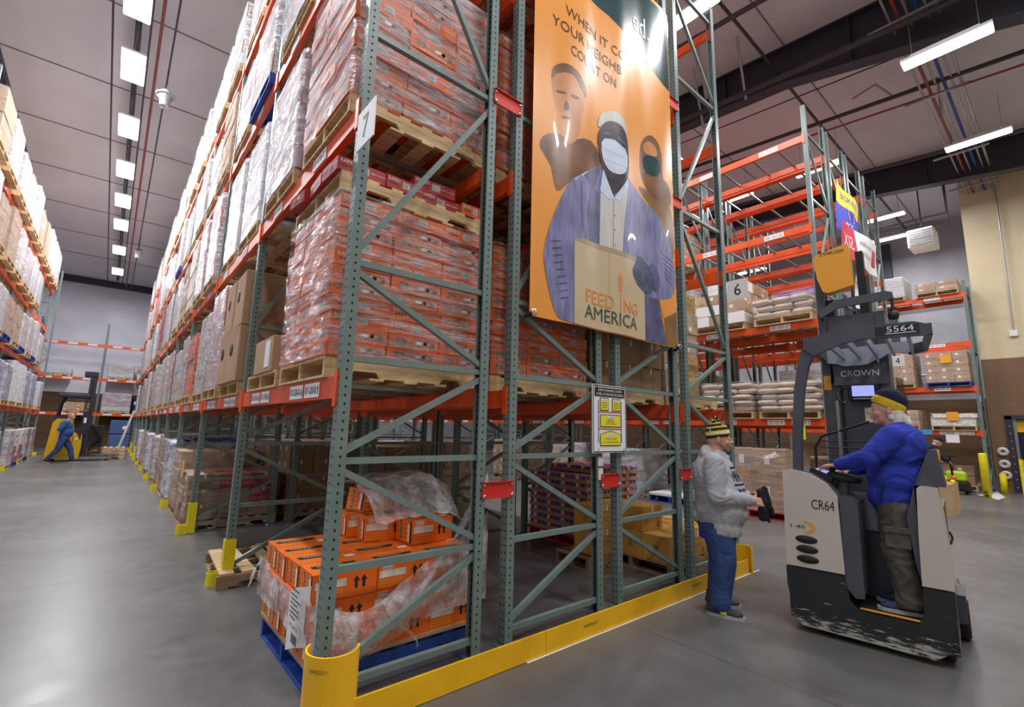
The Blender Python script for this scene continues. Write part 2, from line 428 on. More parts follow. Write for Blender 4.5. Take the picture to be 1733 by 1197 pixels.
# roof girders running down the hall
def girder(x, pts):
    mb = MB()
    def slab(xa, xb, ya, yb, z0a, z0b, z1a, z1b):
        vs = [(x+xa, ya, z0a), (x+xb, ya, z0a), (x+xb, yb, z0b), (x+xa, yb, z0b), (x+xa, ya, z1a), (x+xb, ya, z1a), (x+xb, yb, z1b), (x+xa, yb, z1b)]
        mb.add(vs, [(0, 3, 2, 1), (4, 5, 6, 7), (0, 1, 5, 4), (1, 2, 6, 5), (2, 3, 7, 6), (3, 0, 4, 7)], 'steel_dark')
    for (ya, za), (yb, zb) in zip(pts, pts[1:]):
        ra, rb = roofz(ya), roofz(yb)
        slab(-.16, .16, ya, yb, za, zb, za+.03, zb+.03); slab(-.015, .015, ya, yb, za+.03, zb+.03, ra-.03, rb-.03); slab(-.16, .16, ya, yb, ra-.04, rb-.04, ra-.005, rb-.005)
    for y in (-2.5, -.2, 2.2, 4.8):
        z = [a[1]+(b[1]-a[1])*(y-a[0])/(b[0]-a[0]) for a, b in zip(pts, pts[1:]) if a[0] <= y <= b[0]][0]
        mb.box(x-.15, y-.01, z+.03, x+.15, y+.01, roofz(y)-.04, 'steel_dark')
    return mb
struct(girder(10.9, [(-8.9, 7.4), (-.15, 8.5), (1.3, 8.88), (3.5, 9.40), (8, 9.75), (35.4, 8.7)]).build('trim_20'))
struct(girder(18.6, [(-8.9, 8.3), (-.15, 8.95), (1.8, 9.2), (4.2, 9.5), (8, 9.75), (35.4, 8.7)]).build('trim_21'))
# eave strut over the back wall, dark strut at the left
mb = MB(); mb.box(-9.3, 35.2, 9.1, 40, 35.55, 9.4, 'steel_dark'); struct(mb.build('trim_24'))
mb = MB(); mb.bar((-3.05, 10, roofz(10)-.25), (-3.05, 22.5, roofz(22.5)-.25), .12, .2, 'steel_dark'); struct(mb.build('trim_25'))
mb = MB(); mb.box(24.52, YC, 0, 24.6, 30, 3.0, 'brownwall'); struct(mb.build('trim_27'))
# steel column and rod braces in the recess, seen behind the far rack
mb = MB(); mb.box(24.3, 4.35, 0, 24.55, 4.65, 9.6, 'steel_dark'); struct(mb.build('trim_26'))
for i, z in enumerate((6.9, 3.95)):
    o = MB().tube([(24.25, 2.4+i*.3, z), (24.25, 5.6+i*.2, z)], .05, 'pipe_grey').build('wall_pipe'); tag(o, ['grey pipe fixed high on the recess wall above the top pallets', 'grey pipe fixed on the recess wall between the upper shelves'][i], 'pipe')
# conduit on the beige wall
mb = MB().tube([(20.36, .88, 10.2), (20.36, .93, 4.75)], .02, 'pipe_grey'); o = mb.build('wall_conduit'); tag(o, 'thin vertical metal conduit running down the beige block wall', 'conduit')
MB().bbox(20.30, .85, 4.58, 20.40, 1.03, 4.76, 'white').build('junction_box', o, label='white junction box')

# ------------------------------------------------------------------ dock door
t = thing('dock_door', 'yellow sectional dock door with a dark middle panel in brown block wall', 'door', (XW, 0, 0))
mb = MB()
mb.box(.12, DY0+.1, 0, .17, DY1-.18, .95, 'yellow'); mb.box(.12, DY0+.1, 1.75, .17, DY1-.18, 2.1, 'yellow'); mb.build('yellow_panel', t)
mb = MB(); mb.box(.12, DY0+.1, .97, .17, DY1-.18, 1.73, 'navy'); mb.build('window_panel', t, label='dark glazed middle panel')
mb = MB(); mb.box(-.05, DY1-.12, 0, .1, DY1+.02, DZ, 'steel_dark'); mb.box(-.05, DY0, DZ-.1, .1, DY1+.02, DZ+.02, 'steel_dark'); mb.box(-.05, DY0-.02, 0, .1, DY0+.1, DZ, 'steel_dark')
for i in range(9): mb.box(-.07, DY1-.08, .15+i*.22, -.05, DY1-.05, .18+i*.22, 'bolt')
mb.build('door_frame', t, label='black door frame with bolt heads')
mb = MB(); mb.box(.02, DY1-.2, 0, .1, DY1-.13, 2.12, 'galv'); mb.build('track', t)
o = MB().box(20.0, 1.12, 0, 20.08, 1.19, .98, 'yellow2').build('door_guard_post'); tag(o, 'slim yellow guard post standing against the dock door', 'post')

# ------------------------------------------------------------------ light fixtures
fix_mesh = {}
def fixture(x, y, z, kind, label, group):
    L_, W_ = (1.22, .44) if kind == 'panel' else (1.22, .30)
    if kind not in fix_mesh:
        h = MB(); h.box(-W_/2, -L_/2, 0, W_/2, L_/2, .05, 'white'); h.box(-W_/2+.05, -L_/2+.15, .05, W_/2-.05, L_/2-.15, .11, 'white')
        d = MB(); d.box(-W_/2+.012, -L_/2+.012, -.022, W_/2-.012, L_/2-.012, -.002, 'lamp')
        c = MB(); 
        for yy in (-.45, .45): c.tube([(0, yy, .1), (0, yy, 1.0)], .006, 'pipe_grey', 5)
        fix_mesh[kind] = (h.mesh('housing'), d.mesh('diffuser'), c.mesh('hanger'))
    t = thing('linear_light', label, 'ceiling light', (x, y, z), 0, group)
    hm, dm, cm = fix_mesh[kind]
    put('housing', hm, t); put('diffuser', dm, t); hg = put('hanger', cm, t); hg.scale = (1, 1, max(.2, roofz(y)-z))
    key = 'area'+kind
    if key not in fix_mesh:
        l = bpy.data.lights.new('lamp', 'AREA'); l.shape = 'RECTANGLE'; l.size = W_-.03; l.size_y = L_-.03; l.energy = LIGHT_W*(1.25 if kind == 'panel' else 1); l.color = LIGHT_COL
        fix_mesh[key] = l
    lo = bpy.data.objects.new('lamp', fix_mesh[key]); COL.objects.link(lo); lo.parent = t; lo.location = (0, 0, -.03)
    return t
M_('lamp', (1, 1, 1), .5, emit=((.95, .96, 1.0), 14))
G1 = 'light fixtures in a row over the left aisle'
ords = ['first', 'second', 'third', 'fourth', 'fifth', 'sixth', 'seventh', 'eighth', 'ninth']
lefts = []
for s_ in (.7615, .6501, .5726, .5176, .4754, .4317, .3953):   # slopes of sight lines to the seven visible fixtures
    s2 = s_-.153
    y = (8.59)/(s2+.045); lefts.append((y, roofz(y)-.9+.0))
for i, (y, z) in enumerate(lefts): fixture(-.52, y, z, 'panel', 'square bright panel light over the left aisle, %s of the visible row from the camera' % ords[i], G1)
fixture(-.52, 10.9, roofz(11.3)-.9, 'panel', 'bright panel light cut by the top edge of the picture over the left aisle', G1)
for y in (8.0, 5.0, -3): fixture(-.52, y, roofz(y)-.9, 'panel', 'bright panel light over the left aisle above the camera end', G1)
G2 = 'long light fixtures over the right aisles'
ZL = 9.0
for (x, y, lb) in ((7.15, 3.85, 'glaring long light fixture beside the top of the hanging banner'),
                   (7.15, 7.0, 'long light fixture behind the banner, second over the aisle right of it'),
                   (10.6, .81, 'long light fixture hanging over the cross aisle below the dark girder'),
                   (15.95, .87, 'long light fixture hanging near the top of the beige wall'),
                   (14.5, 3.95, 'long light fixture seen behind the tall rack posts above the yellow and blue banner'),
                   (14.5, 6.4, 'smaller distant light fixture seen through the empty top rack beams'),
                   (21.9, 3.95, 'long light fixture in the recess above the white wrapped pallet'),
                   (19.6, 3.6, 'short bright fixture beside the red and white banner')):
    fixture(x, y, 8.4 if x == 10.6 else ZL, 'long', lb, G2)
for (x, y) in ((2.9, .88), (7.15, .88), (7.15, 10.2), (7.15, 13.4), (7.15, 17.5), (7.15, 22), (7.15, 28), (-4.6, .9), (14.5, 10), (14.5, 15), (22, 9), (22, 15), (2.9, -3), (7.15, -3), (11.5, -3), (15.9, -3), (-4.9, 8), (-4.9, 20)):
    fixture(x, y, ZL, 'long', 'long light fixture hanging under the roof outside the picture', 'light fixtures out of view')

# ------------------------------------------------------------------ pipes and cables under the roof
def pipe(name, pts, r, k, label, cat='pipe', group=None):
    o = MB().tube(pts, r, k, 8).build(name); tag(o, label, cat, group); return o
for x, r, k, dz, lb in ((-.95, .02, 'pipe_dark', .35, 'thin dark conduit left of the row of panel lights'), (-.52, .06, 'steel_dark', .22, 'thick dark strut above the row of panel lights'),
                        (-.3, .02, 'pipe_dark', .35, 'thin dark conduit right of the row of panel lights'), (-.12, .03, 'pipe_red', .5, 'dark red sprinkler pipe running along the left aisle roof'),
                        (.12, .02, 'pipe_dark', .55, 'thin cable line holding the round bell shaped sensor')):
    pipe('roof_pipe', [(x, 1, roofz(1)-dz), (x, 8, roofz(8)-dz), (x, 34, roofz(34)-dz)], r, k, lb)
for (x, r, k, dz, lb) in ((10.4, .06, 'pipe_dark', 1.0, 'black sprinkler pipe beside the near roof girder'), (13.2, .05, 'pipe_dark', .75, 'black sprinkler pipe in the middle of the right roof'),
                          (13.6, .025, 'pipe_red', .8, 'dark red pipe beside the middle sprinkler pipe'), (16.7, .06, 'pipe_dark', .8, 'black sprinkler pipe between the middle and the far girder'), (12.1, .015, 'pipe_dark', .5, 'thin cable under the right roof near the first girder'),
                          (8.2, .05, 'pipe_dark', .9, 'black sprinkler pipe over the aisle right of the banner')):
    pipe('sprinkler_pipe', [(x, -4, roofz(-4)-dz), (x, 1, roofz(1)-dz), (x, 8, roofz(8)-dz), (x, 24, roofz(24)-dz)], r, k, lb)
pipe('cross_pipe', [(6, 3.6, 9.75), (24, 3.6, 9.75)], .035, 'pipe_dark', 'dark cable tray line crossing the roof above the tall racks')
pipe('cross_cable', [(6, 7.8, 9.95), (24, 7.8, 9.95)], .015, 'pipe_dark', 'thin cable crossing the roof behind the tall racks')
pipe('flex_conduit', [(13.0, 2.7, 9.7), (12.7, 2.2, 9.62), (13.4, 2.0, 9.55), (13.2, 1.2, 9.45), (14.8, 1.35, 9.4)], .03, 'pipe_grey', 'bent grey flexible conduit hanging below the roof')
for i in range(6):
    y = .85+i*.13
    pipe('conduit', [(8.8, y, 9.35), (20.6, y, 9.35)], .022 if i % 2 else .03, ['pipe_grey', 'pipe_grey', 'bluewood', 'pipe_grey', 'pipe_red', 'pipe_grey'][i],
         ['outermost grey conduit of the bundle crossing the roof', 'second grey conduit of the bundle crossing the roof', 'blue pipe in the bundle crossing the roof', 'grey conduit between the blue and the red pipe', 'dark red pipe in the bundle crossing the roof', 'innermost grey conduit of the roof bundle'][i], 'pipe', 'bundle of conduits crossing the right roof')
for i, x in enumerate((10.5, 13.6, 17.0, 19.6)):
    o = MB().box(x-.03, .72, 9.28, x+.03, 1.85, 9.32, 'pipe_grey').build('trapeze_hanger'); tag(o, '%s trapeze bar under the conduit bundle counted from the left' % ords[i], 'hanger', 'trapeze bars under the conduits')
for i, (x, y0) in enumerate(((9.2, 4.6), (10.2, 5.2), (9.9, 4.0), (8.4, 5.8))):
    pipe('roof_brace', [(x-.2, y0, roofz(y0)-.05), (x+.6, y0+.2, 9.25)], .03, 'pipe_grey', '%s slanting grey roof brace rod beside the near girder' % ords[i], 'brace', 'slanting roof brace rods')
# bell shaped sensor on cable
for i, (x, y, z, s_) in enumerate(((.13, 13.2, 9.0, 1.0), (.15, 26.5, 8.85, 1.0))):
    t = thing('bell_sensor', ['round grey bell shaped sensor hanging from a cable in the left aisle', 'distant bell shaped sensor hanging near the last panel lights'][i], 'sensor', (x, y, z))
    MB().lathe([(.001, .30), (.10, .29), (.14, .24), (.145, .12), (.11, .08), (.10, -.08), (.09, -.12), (.001, -.12)], 'pipe_grey', 20).build('bell', t)
    MB().lathe([(.15, .19), (.19, .20), (.19, .17), (.15, .16)], 'pipe_grey', 20).build('rim', t)
    MB().tube([(0, 0, .29), (0, 0, roofz(y)-z-.02)], .008, 'pipe_dark', 5).build('cable', t)
# unit heater on the right
t = thing('unit_heater', 'beige boxy unit heater hanging under the far girder', 'heater', (20.6, 2.75, 7.9))
MB().bbox(-.45, -.35, 0, .45, .35, .62, 'cream', .03).build('casing', t)
mb = MB()
for i in range(7): mb.box(-.47, -.3, .06+i*.075, -.45, .3, .10+i*.075, 'galv')
mb.build('louvre', t)
MB().tube([(0, 0, .6), (0, 0, roofz(2.75)-7.9)], .02, 'pipe_dark').build('hanger', t)
for i, (x, z) in enumerate(((18.8, 8.35), (19.0, 8.15))):
    pipe('gas_pipe', [(x, 1.9, roofz(1.9)-.02), (x, 1.9, z), (x, 4.6, z)], .03, 'pipe_dark', ['upper of two short dark pipes beside the unit heater', 'lower of two short dark pipes beside the unit heater'][i])
# ------------------------------------------------------------------ rack uprights
BAY = 2.65; Y0 = 2.76; DEP = 1.085
LV7 = [1.82, 3.61, 5.43, 7.24]
def post_mesh(H, mirror=False):
    t = .004; w = .07; d = .076; l = .016
    P = [(0, 0), (w, 0), (w, l), (w-t, l), (w-t, t), (t, t), (t, d-t), (w-t, d-t), (w-t, d-l), (w, d-l), (w, d), (0, d)]
    if mirror: P = [(w-x, y) for x, y in P][::-1]
    mb = MB(); mb.prism(P, 0, H, 'post', 'z', cap=False); return mb.mesh('post')
_pm = {}
def posts(H):
    if H not in _pm: _pm[H] = (post_mesh(H), post_mesh(H, True))
    return _pm[H]
HZ = [.11, .717, 1.32, 1.93, 2.53, 4.15, 5.95, 7.3]
def brace_list(H, mir, dep=DEP):
    zs = [z for z in HZ if z < H-.1]
    a, b = .05, dep-.05; out = [((a, .038, z), (b, .038, z)) for z in zs]
    dg = [(.16, .66), (1.27, .77), (1.37, 1.88), (2.48, 1.98), (2.6, 4.05), (5.85, 4.25), (6.05, 7.2)]
    for (za, zb) in dg:
        if max(za, zb) > H-.05: continue
        if mir: za, zb = zb, za
        out.append(((a, .038, za), (b, .038, zb)))
    return out
def upright(x, y, H, mir, label, group, detail, dep=DEP, rz=0):
    t = thing('rack_upright', label, 'rack upright', (x, y, 0), rz, group)
    pa, pb = posts(H)
    put('post', pa, t); put('post', pb, t, (dep-.07, 0, 0))
    key = ('fp',)
    if key not in _pm:
        mb = MB(); mb.box(-.03, -.03, 0, .1, .106, .008, 'post'); mb.lathe([(.012, .008), (.012, .03), (.001, .032)], 'bolt', 6, Matrix.Translation((-.015, -.015, 0))); _pm[key] = mb.mesh('base_plate')
    if detail:
        put('base_plate', _pm[key], t); put('base_plate', _pm[key], t, (dep-.07, 0, 0))
    key = ('br', H, mir, detail, dep)
    if key not in _pm:
        bl = brace_list(H, mir, dep)
        if detail:
            L_ = []
            for p, q in bl:
                mb = MB(); mb.bar(p, q, .038, .038, 'brace', (0, 1, 0)); L_.append(mb.mesh('brace'))
            _pm[key] = L_
        else:
            mb = MB()
            for p, q in bl: mb.bar(p, q, .03, .034, 'brace', (0, 1, 0))
            _pm[key] = [mb.mesh('bracing')]
    for me in _pm[key]: put('brace' if detail else 'bracing', me, t)
    return t

# ------------------------------------------------------------------ beams
_bm = {}
def beam_mesh(L, h=.135):
    if ('b', L, h) not in _bm:
        mb = MB(); t = .05
        # stepped box beam section, top at z=0, running along +y
        P = [(0, -h), (t, -h), (t, -.03), (t-.018, -.03), (t-.018, 0), (0, 0)]
        mb.prism(P, .0, L, 'orange', 'y'); _bm[('b', L, h)] = mb.mesh('beam_rail')
        c = MB(); c.box(-.012, -.045, -h-.05, .03, .004, .03, 'orange')
        for z in (-.15, -.08, .0): c.lathe([(.006, -.016), (.006, -.010)], 'bolt', 6, Matrix.Translation((0, -.02, z)) @ Matrix.Rotation(R(-90), 4, 'Y'))
        _bm[('c', L, h)] = c.mesh('end_connector')
    return _bm[('b', L, h)], _bm[('c', L, h)]
def plate(texts, ys, z=-.07, h=.095, wd=.30, side=-1, full=True):
    mb = MB(); xo = side*.003 - (0 if side < 0 else -.05)
    for s, y in zip(texts, ys):
        mb.box(min(xo, xo+side*.002), y-wd/2, z-h/2, max(xo, xo+side*.002), y+wd/2, z+h/2, 'paper')
        if s: 
            rgt = (0, -1, 0) if side < 0 else (0, 1, 0)
            arrow = None
            if s[-1] in '^v': arrow = s[-1]; s = s[:-1]
            xx = xo+side*.004
            off = .02 if arrow else 0
            dirn = -1 if side < 0 else 1
            text(mb, s, (xx, y-dirn*off, z), wd*(.74 if arrow else .85), h*.52, 'ink', rgt)
            if arrow:
                yc = y+dirn*wd*.41; u = 1 if arrow == '^' else -1
                mb.quad([(xx, yc-.012, z+u*.005), (xx, yc+.012, z+u*.005), (xx, yc, z+u*.032)], 'ink'); mb.box(xx-.0005, yc-.004, z-.03, xx+.0005, yc+.004, z+.015, 'ink')
    return mb.mesh('location_label')
def beam(x, y, z, L, side, label, group, lab=None, h=.135, rz=0):
    """side -1: face towards -x"""
    t = thing('rack_beam', label, 'rack beam', (x, y, z), rz if side < 0 else rz+math.pi, group)
    b, c = beam_mesh(L, h)
    if side < 0:
        put('beam_rail', b, t); put('end_connector', c, t); o = put('end_connector', c, t, (0, L, 0)); o.scale = (1, -1, 1)
    else:
        put('beam_rail', b, t, (0, -L, 0)); put('end_connector', c, t, (0, -L, 0)); o = put('end_connector', c, t); o.scale = (1, -1, 1)
    if lab is not None: put('location_label', lab, t)
    return t
BL = BAY-.076
near = ['nearest', 'second', 'third', 'fourth', 'fifth', 'sixth', 'seventh', 'eighth', 'ninth', 'tenth', 'eleventh', 'twelfth', 'thirteenth']
lvn = ['lowest', 'second', 'third', 'top']
# ---- the big block of four back to back rows ending beside the camera
X7 = [1.01, 2.31, 3.60, 4.85]
rown = ['left aisle row', 'second row', 'third row', 'right aisle row']
NB = 11
for r, x in enumerate(X7):
    for n in range(NB+1 if r == 0 else (9 if r == 3 else 7)):
        if n == 0:
            lb = ['near end upright of the main block at its left corner over the torn pallet', 'near end upright of the main block, second from the left, behind the banner edge',
                  'near end upright of the main block, third from the left, below the banner', 'near end upright of the main block at its right corner beside the man in grey'][r]
        else: lb = '%s upright of the %s behind the near end' % (near[n-1] if n > 1 else 'first', rown[r])
        upright(x, Y0+n*BAY, 7.55, r >= 2, lb, 'uprights of the main rack block', n < 2 or (r == 0 and n < 3))
lab_cache = {}
for n in range(NB):
    for l, z in enumerate(LV7):
        lab = None
        a, b = 119-2*n, 120-2*n
        if l == 0:
            tx = ['%s-%d-B^' % ('07', b), '07-%d-Av' % b, '07-%d-B^' % a, '07-%d-Av' % a]; ys = [.42, .76, 1.66, 2.0]
            if n > 3: tx = [''] * 4
        else:
            c = 'CDE'[l-1]; tx = ['07-%d-%s' % (b, c), '07-%d-%s' % (a, c)]; ys = [.72, 1.9]
            if n > 2: tx = ['', '']
        lab = plate(tx, ys)
        beam(X7[0], Y0+.076+n*BAY, z, BL, -1, 'orange beam facing the left aisle, %s level, %s bay from the near end' % (lvn[l], near[n]), 'orange beams of the main block along the left aisle', lab)
for r, x in enumerate(X7):
    for n in range(4 if r else 5):
        for l, z in enumerate(LV7[:3] if n else LV7):
            for side in ((1,) if r == 0 else (-1, 1)):
                if r == 3 and side == 1: continue
                xx = x if side < 0 else x+DEP
                beam(xx, Y0+.076+n*BAY, z, BL, side, 'inner orange beam of the %s, %s side, %s level, %s bay' % (rown[r], 'left' if side < 0 else 'right', lvn[l], near[n]), 'inner orange beams of the main block', None)
for n in range(8):
    for l, z in enumerate(LV7):
        beam(X7[3]+DEP, Y0+.076+n*BAY, z, BL, 1, 'orange beam facing the right aisle behind the banner, %s level, %s bay' % (lvn[l], near[n]), 'orange beams of the main block along the right aisle', None)
# crossbars under the near pallets
_cb = MB().box(.05, -.02, -.035, DEP-.05, .02, -.004, 'galv').mesh('crossbar')
def crossbar(x, y, z, label, group): 
    o = put('crossbar', _cb, None, (x, y, z)); tag(o, label, 'crossbar', group); return o
for r, x in enumerate(X7):
    for l, z in enumerate(LV7[:3]):
        for j, dy in enumerate((.45, .95, 1.6, 2.15)):
            crossbar(x, Y0+.076+dy, z, 'grey steel crossbar, %s from the near end, %s level of the %s' % (near[j], lvn[l], rown[r]), 'crossbars of the main block')
# row spacers, red plates bolted between the end uprights
sp = MB(); sp.box(-.03, -.012, -.06, .26, -.006, .06, 'signred'); sp.box(-.03, -.03, .055, .26, -.006, .06, 'signred')
spm = sp.mesh('plate'); bm_ = MB()
for dx in (-.012, .242):
    for dz in (-.04, .04): bm_.lathe([(.001, .0), (.013, .0), (.013, -.008), (.001, -.008)], 'bolt', 8, Matrix.Translation((dx, -.012, dz)) @ Matrix.Rotation(R(-90), 4, 'X'))
bmm = bm_.mesh('bolt_heads')
for i, (x, wd) in enumerate(((2.095, 1), (3.395, .92), (4.685, .75))):
    for j, z in enumerate((1.09, 4.18, 5.46)):
        t = thing('row_spacer', 'red bolted spacer plate between the %s pair of end uprights, %s of three heights' % (['left', 'middle', 'right'][i], ['lowest', 'middle', 'top'][j]), 'spacer', (x, Y0, z), 0, 'red spacer plates of the main block end')
        t.scale = (wd, 1, 1)
        put('plate', spm, t); put('bolt_heads', bmm, t)
# ---- block of tall racks right of the aisle
X5 = [9.55, 10.80, 12.05, 13.42]
LV5 = LV7
r5n = ['left row', 'second row', 'third row', 'right row']
for r, x in enumerate(X5):
    for n in range([9, 5, 5, 5][r]):
        lb = ('near end upright of the tall block beyond the forklift, %s from the left' % near[r].replace('nearest', 'first')) if n == 0 else '%s upright behind the end one in the %s of the tall block' % (near[n-1] if n > 1 else 'first', r5n[r])
        upright(x, Y0+n*BAY, 7.85, True, lb, 'uprights of the tall block', n < 2 and r < 2)
for r, x in enumerate(X5):
    for n in range([8, 3, 3, 3][r]):
        for l, z in enumerate(LV5):
            for side in (-1, 1):
                if side == 1 and n > 2: continue
                lab = None
                if r == 0 and side < 0:
                    a = 101+2*n
                    if l == 0: lab = plate(['05-%d-B^' % a, '05-%d-A' % a, '05-%d-B^' % (a+1), '05-%d-A' % (a+1)] if n < 3 else ['']*4, [.38, .80, 1.68, 2.05])
                    else: lab = plate(['05-%d-%s' % (a, 'CDE'[l-1]), '05-%d-%s' % (a+1, 'CDE'[l-1])] if n < 3 else ['', ''], [.62, 1.9], wd=.36)
                beam(x if side < 0 else x+DEP, Y0+.076+n*BAY, z, BL, side, 'orange beam of the tall block, %s, %s side, %s level, %s bay' % (r5n[r], 'left' if side < 0 else 'right', lvn[l], near[n]), 'orange beams of the tall block', lab)
for r, x in enumerate(X5):
    for n in range(2):
        for l, z in enumerate(LV5[1:]):
            for j, dy in enumerate((.5, 1.0, 1.65, 2.2)):
                crossbar(x, Y0+.076+n*BAY+dy, z, 'grey crossbar of the tall block, %s row, %s level, number %s from the near end' % (['left', 'second', 'third', 'right'][r], lvn[l+1], ['one', 'two', 'three', 'four', 'five', 'six', 'seven', 'eight'][n*4+j]), 'crossbars of the tall block')
# ---- rack along the left wall of the aisle
XL = -2.25-DEP; LVL = [1.84, 3.36, 4.93, 6.44]; YL = [25.25-BAY*k for k in range(5, -1, -1)]+[27.9]
for n, y in enumerate(YL):
    upright(XL, y, 7.9, False, '%s upright of the left wall rack counted from the picture edge' % near[n].replace('nearest', 'first'), 'uprights of the left wall rack', False)
for n in range(6):
    for l, z in enumerate(LVL):
        if n == 5 and l > 1: continue
        beam(-2.25, YL[n]+.076, z, YL[n+1]-YL[n]-.076, 1, 'orange beam of the left wall rack, %s level, %s bay from the picture edge' % (lvn[l], near[n].replace('nearest', 'first')), 'orange beams of the left wall rack', None)
# ---- rack across the far wall
XB = [-3.2, -.55, 2.1]; LVB = [1.86, 3.74, 5.60]; YB = 34.3
for n, x in enumerate(XB):
    t = upright(x, YB, 6.8, False, 'upright of the far wall rack, %s from the left' % near[n].replace('nearest', 'first'), 'uprights of the far wall rack', False, 1.0, rz=R(90))
for n in range(2):
    for l, z in enumerate(LVB):
        lab = plate([''] * 3, [.5, 1.3, 2.1], wd=.4)
        t = thing('rack_beam', 'orange beam of the far wall rack, %s level, %s bay' % (lvn[l], ['left', 'right'][n]), 'rack beam', (XB[n+1]-.08, YB, z), R(90), 'orange beams of the far wall rack')
        b, c = beam_mesh(BAY-.08, .16)
        o = put('beam_rail', b, t, (0, 0, 0)); put('end_connector', c, t); oo = put('end_connector', c, t, (0, BAY-.08, 0)); oo.scale = (1, -1, 1)
        put('location_label', lab, t)
# ---- far right rack in the recess, seen right of the driver
X3 = 19.35; LV3 = [1.76, 3.07, 4.42, 5.92]; Y3 = 1.75
for n in range(4):
    upright(X3, Y3+n*2.55, 6.3, False, ['right end upright of the recess rack beside the beige wall', 'second upright of the recess rack from the wall corner', 'third upright of the recess rack from the wall corner', 'fourth upright of the recess rack behind the tall block'][n], 'uprights of the recess rack', n < 2, 1.0)
for n in range(3):
    for l, z in enumerate(LV3):
        for side in (-1, 1):
            lab = None
            if side < 0 and n == 0:
                lab = plate(['03-101-B', '03-101-A', '03-102-B', '03-102-A'], [.32, .72, 1.7, 2.1], wd=.36) if l == 0 else plate(['03-101-%s' % 'CDE'[l-1], '03-102-%s' % 'CDE'[l-1]], [.72, 1.95], wd=.38)
            beam(X3 if side < 0 else X3+1.0, Y3+.076+n*2.55, z, 2.55-.076, side, 'orange beam of the recess rack, %s side, %s level, %s bay' % ('front' if side < 0 else 'back', lvn[l], near[n]), 'orange beams of the recess rack', lab)
# ------------------------------------------------------------------ yellow post guards and end of aisle guard
g = MB(); g.box(-.012, -.012, .0, .085, -.002, .40, 'yellow2'); g.box(-.012, -.012, 0, -.004, .085, .40, 'yellow2'); gm1 = g.mesh('sleeve')
g = MB()
P = [(-.085+.05*math.cos(a), .035+.045*math.sin(a)) for a in [math.pi/2+math.pi*i/8 for i in range(9)]]
P2 = [(-.085+.04*math.cos(a), .035+.037*math.sin(a)) for a in [math.pi*1.5-math.pi*i/8 for i in range(9)]]
g.prism([(-.012, .08)]+P+[(-.012, -.01), (-.012, -.002)]+P2+[(-.012, .072)], 0, .12, 'yellow2', 'z'); gm2 = g.mesh('bumper')
for n in range(1, NB+1):
    t = thing('post_guard', 'yellow post guard at the foot of the %s left aisle post behind the near end' % (near[n-1].replace('nearest', 'first')), 'post guard', (X7[0]-.004, Y0+n*BAY, .0), 0, 'yellow post guards along the left aisle')
    put('sleeve', gm1, t, (0, 0, .009)); put('bumper', gm2, t)
for n, y in enumerate(YL[3:]):
    t = thing('post_guard', 'yellow post guard on the left wall rack, %s of those in view' % ['nearest', 'second', 'third', 'farthest'][n], 'post guard', (-2.25+.004, y, 0), 0, 'yellow post guards of the left wall rack')
    t.scale = (-1, 1, 1)
    put('sleeve', gm1, t, (0, 0, .009)); put('bumper', gm2, t)
t = thing('end_guard', 'long low yellow steel guard rail bolted along the near end of the racks', 'guard rail', (0, 0, 0))
for i, (xa, xb) in enumerate(((1.12, 2.48), (2.485, 5.62))):
    mb = MB(); mb.box(xa, 2.52, 0.004, xb, 2.535, .15, 'yellow')
    if i: 
        for xx in (2.95, 4.5):
            text(mb, 'HANDLE-IT', (xx, 2.518, .09), .16, .022, 'ink')
    mb.build('rail', t)
def curved(cx, cy, r, a0, a1, h):
    n = 16; A = [a0+(a1-a0)*i/n for i in range(n+1)]
    return MB().prism([(cx+r*math.cos(a), cy+r*math.sin(a)) for a in A]+[(cx+(r-.012)*math.cos(a), cy+(r-.012)*math.sin(a)) for a in A[::-1]], 0, h, 'yellow', 'z')
mb = curved(1.03, 2.62, .135, R(-20), R(-230), .39); text(mb, 'HANDLE-IT', (.93, 2.52, .33), .10, .018, 'ink', (.6, -.8, 0)); mb.build('end_bumper', t)
curved(5.66, 2.64, .14, R(110), R(-95), .26).build('end_bumper', t)
# painted white line by the rail
o = MB().box(2.3, 2.505, .001, 5.85, 2.518, .003, 'white').build('floor_line'); tag(o, 'thin white painted line on the floor beside the yellow guard rail', 'floor marking')
# ------------------------------------------------------------------ pallets
_pl = {}
def pallet_parts(k, w, d):
    """stringers run along x (length d), boards along y (length w)"""
    key = (k, w, d)
    if key in _pl: return _pl[key]
    st = []
    P = [(0, .016), (.16, .016), (.19, .055), (.34, .055), (.37, .016), (d-.37, .016), (d-.34, .055), (d-.19, .055), (d-.16, .016), (d, .016), (d, .118), (0, .118)]
    mb = MB(); mb.prism(P, 0, .038, k, 'y'); sm = mb.mesh('stringer')
    top = MB(); n = 7
    for i in range(n):
        x = i*(d-.11)/(n-1); wj = .11 if i in (0, n-1) else .085
        top.box(x, 0, .118, x+wj, w, .138, k)
    bot = MB()
    for x in (0, .3, d/2-.05, d-.41, d-.1): bot.box(x, 0, 0, x+.1, w, .016, k)
    _pl[key] = (sm, top.mesh('deck_boards'), bot.mesh('bottom_boards')); return _pl[key]
def pallet(x, y, z, label, group, k='wood', w=1.02, d=1.2, rz=0, name=None):
    t = thing(name or 'pallet', label, 'pallet', (x, y, z), rz, group)
    s, a, b = pallet_parts(k, w, d)
    for yy in (0, w/2-.019, w-.038): put('stringer', s, t, (0, yy, 0))
    put('deck_boards', a, t); put('bottom_boards', b, t)
    return t

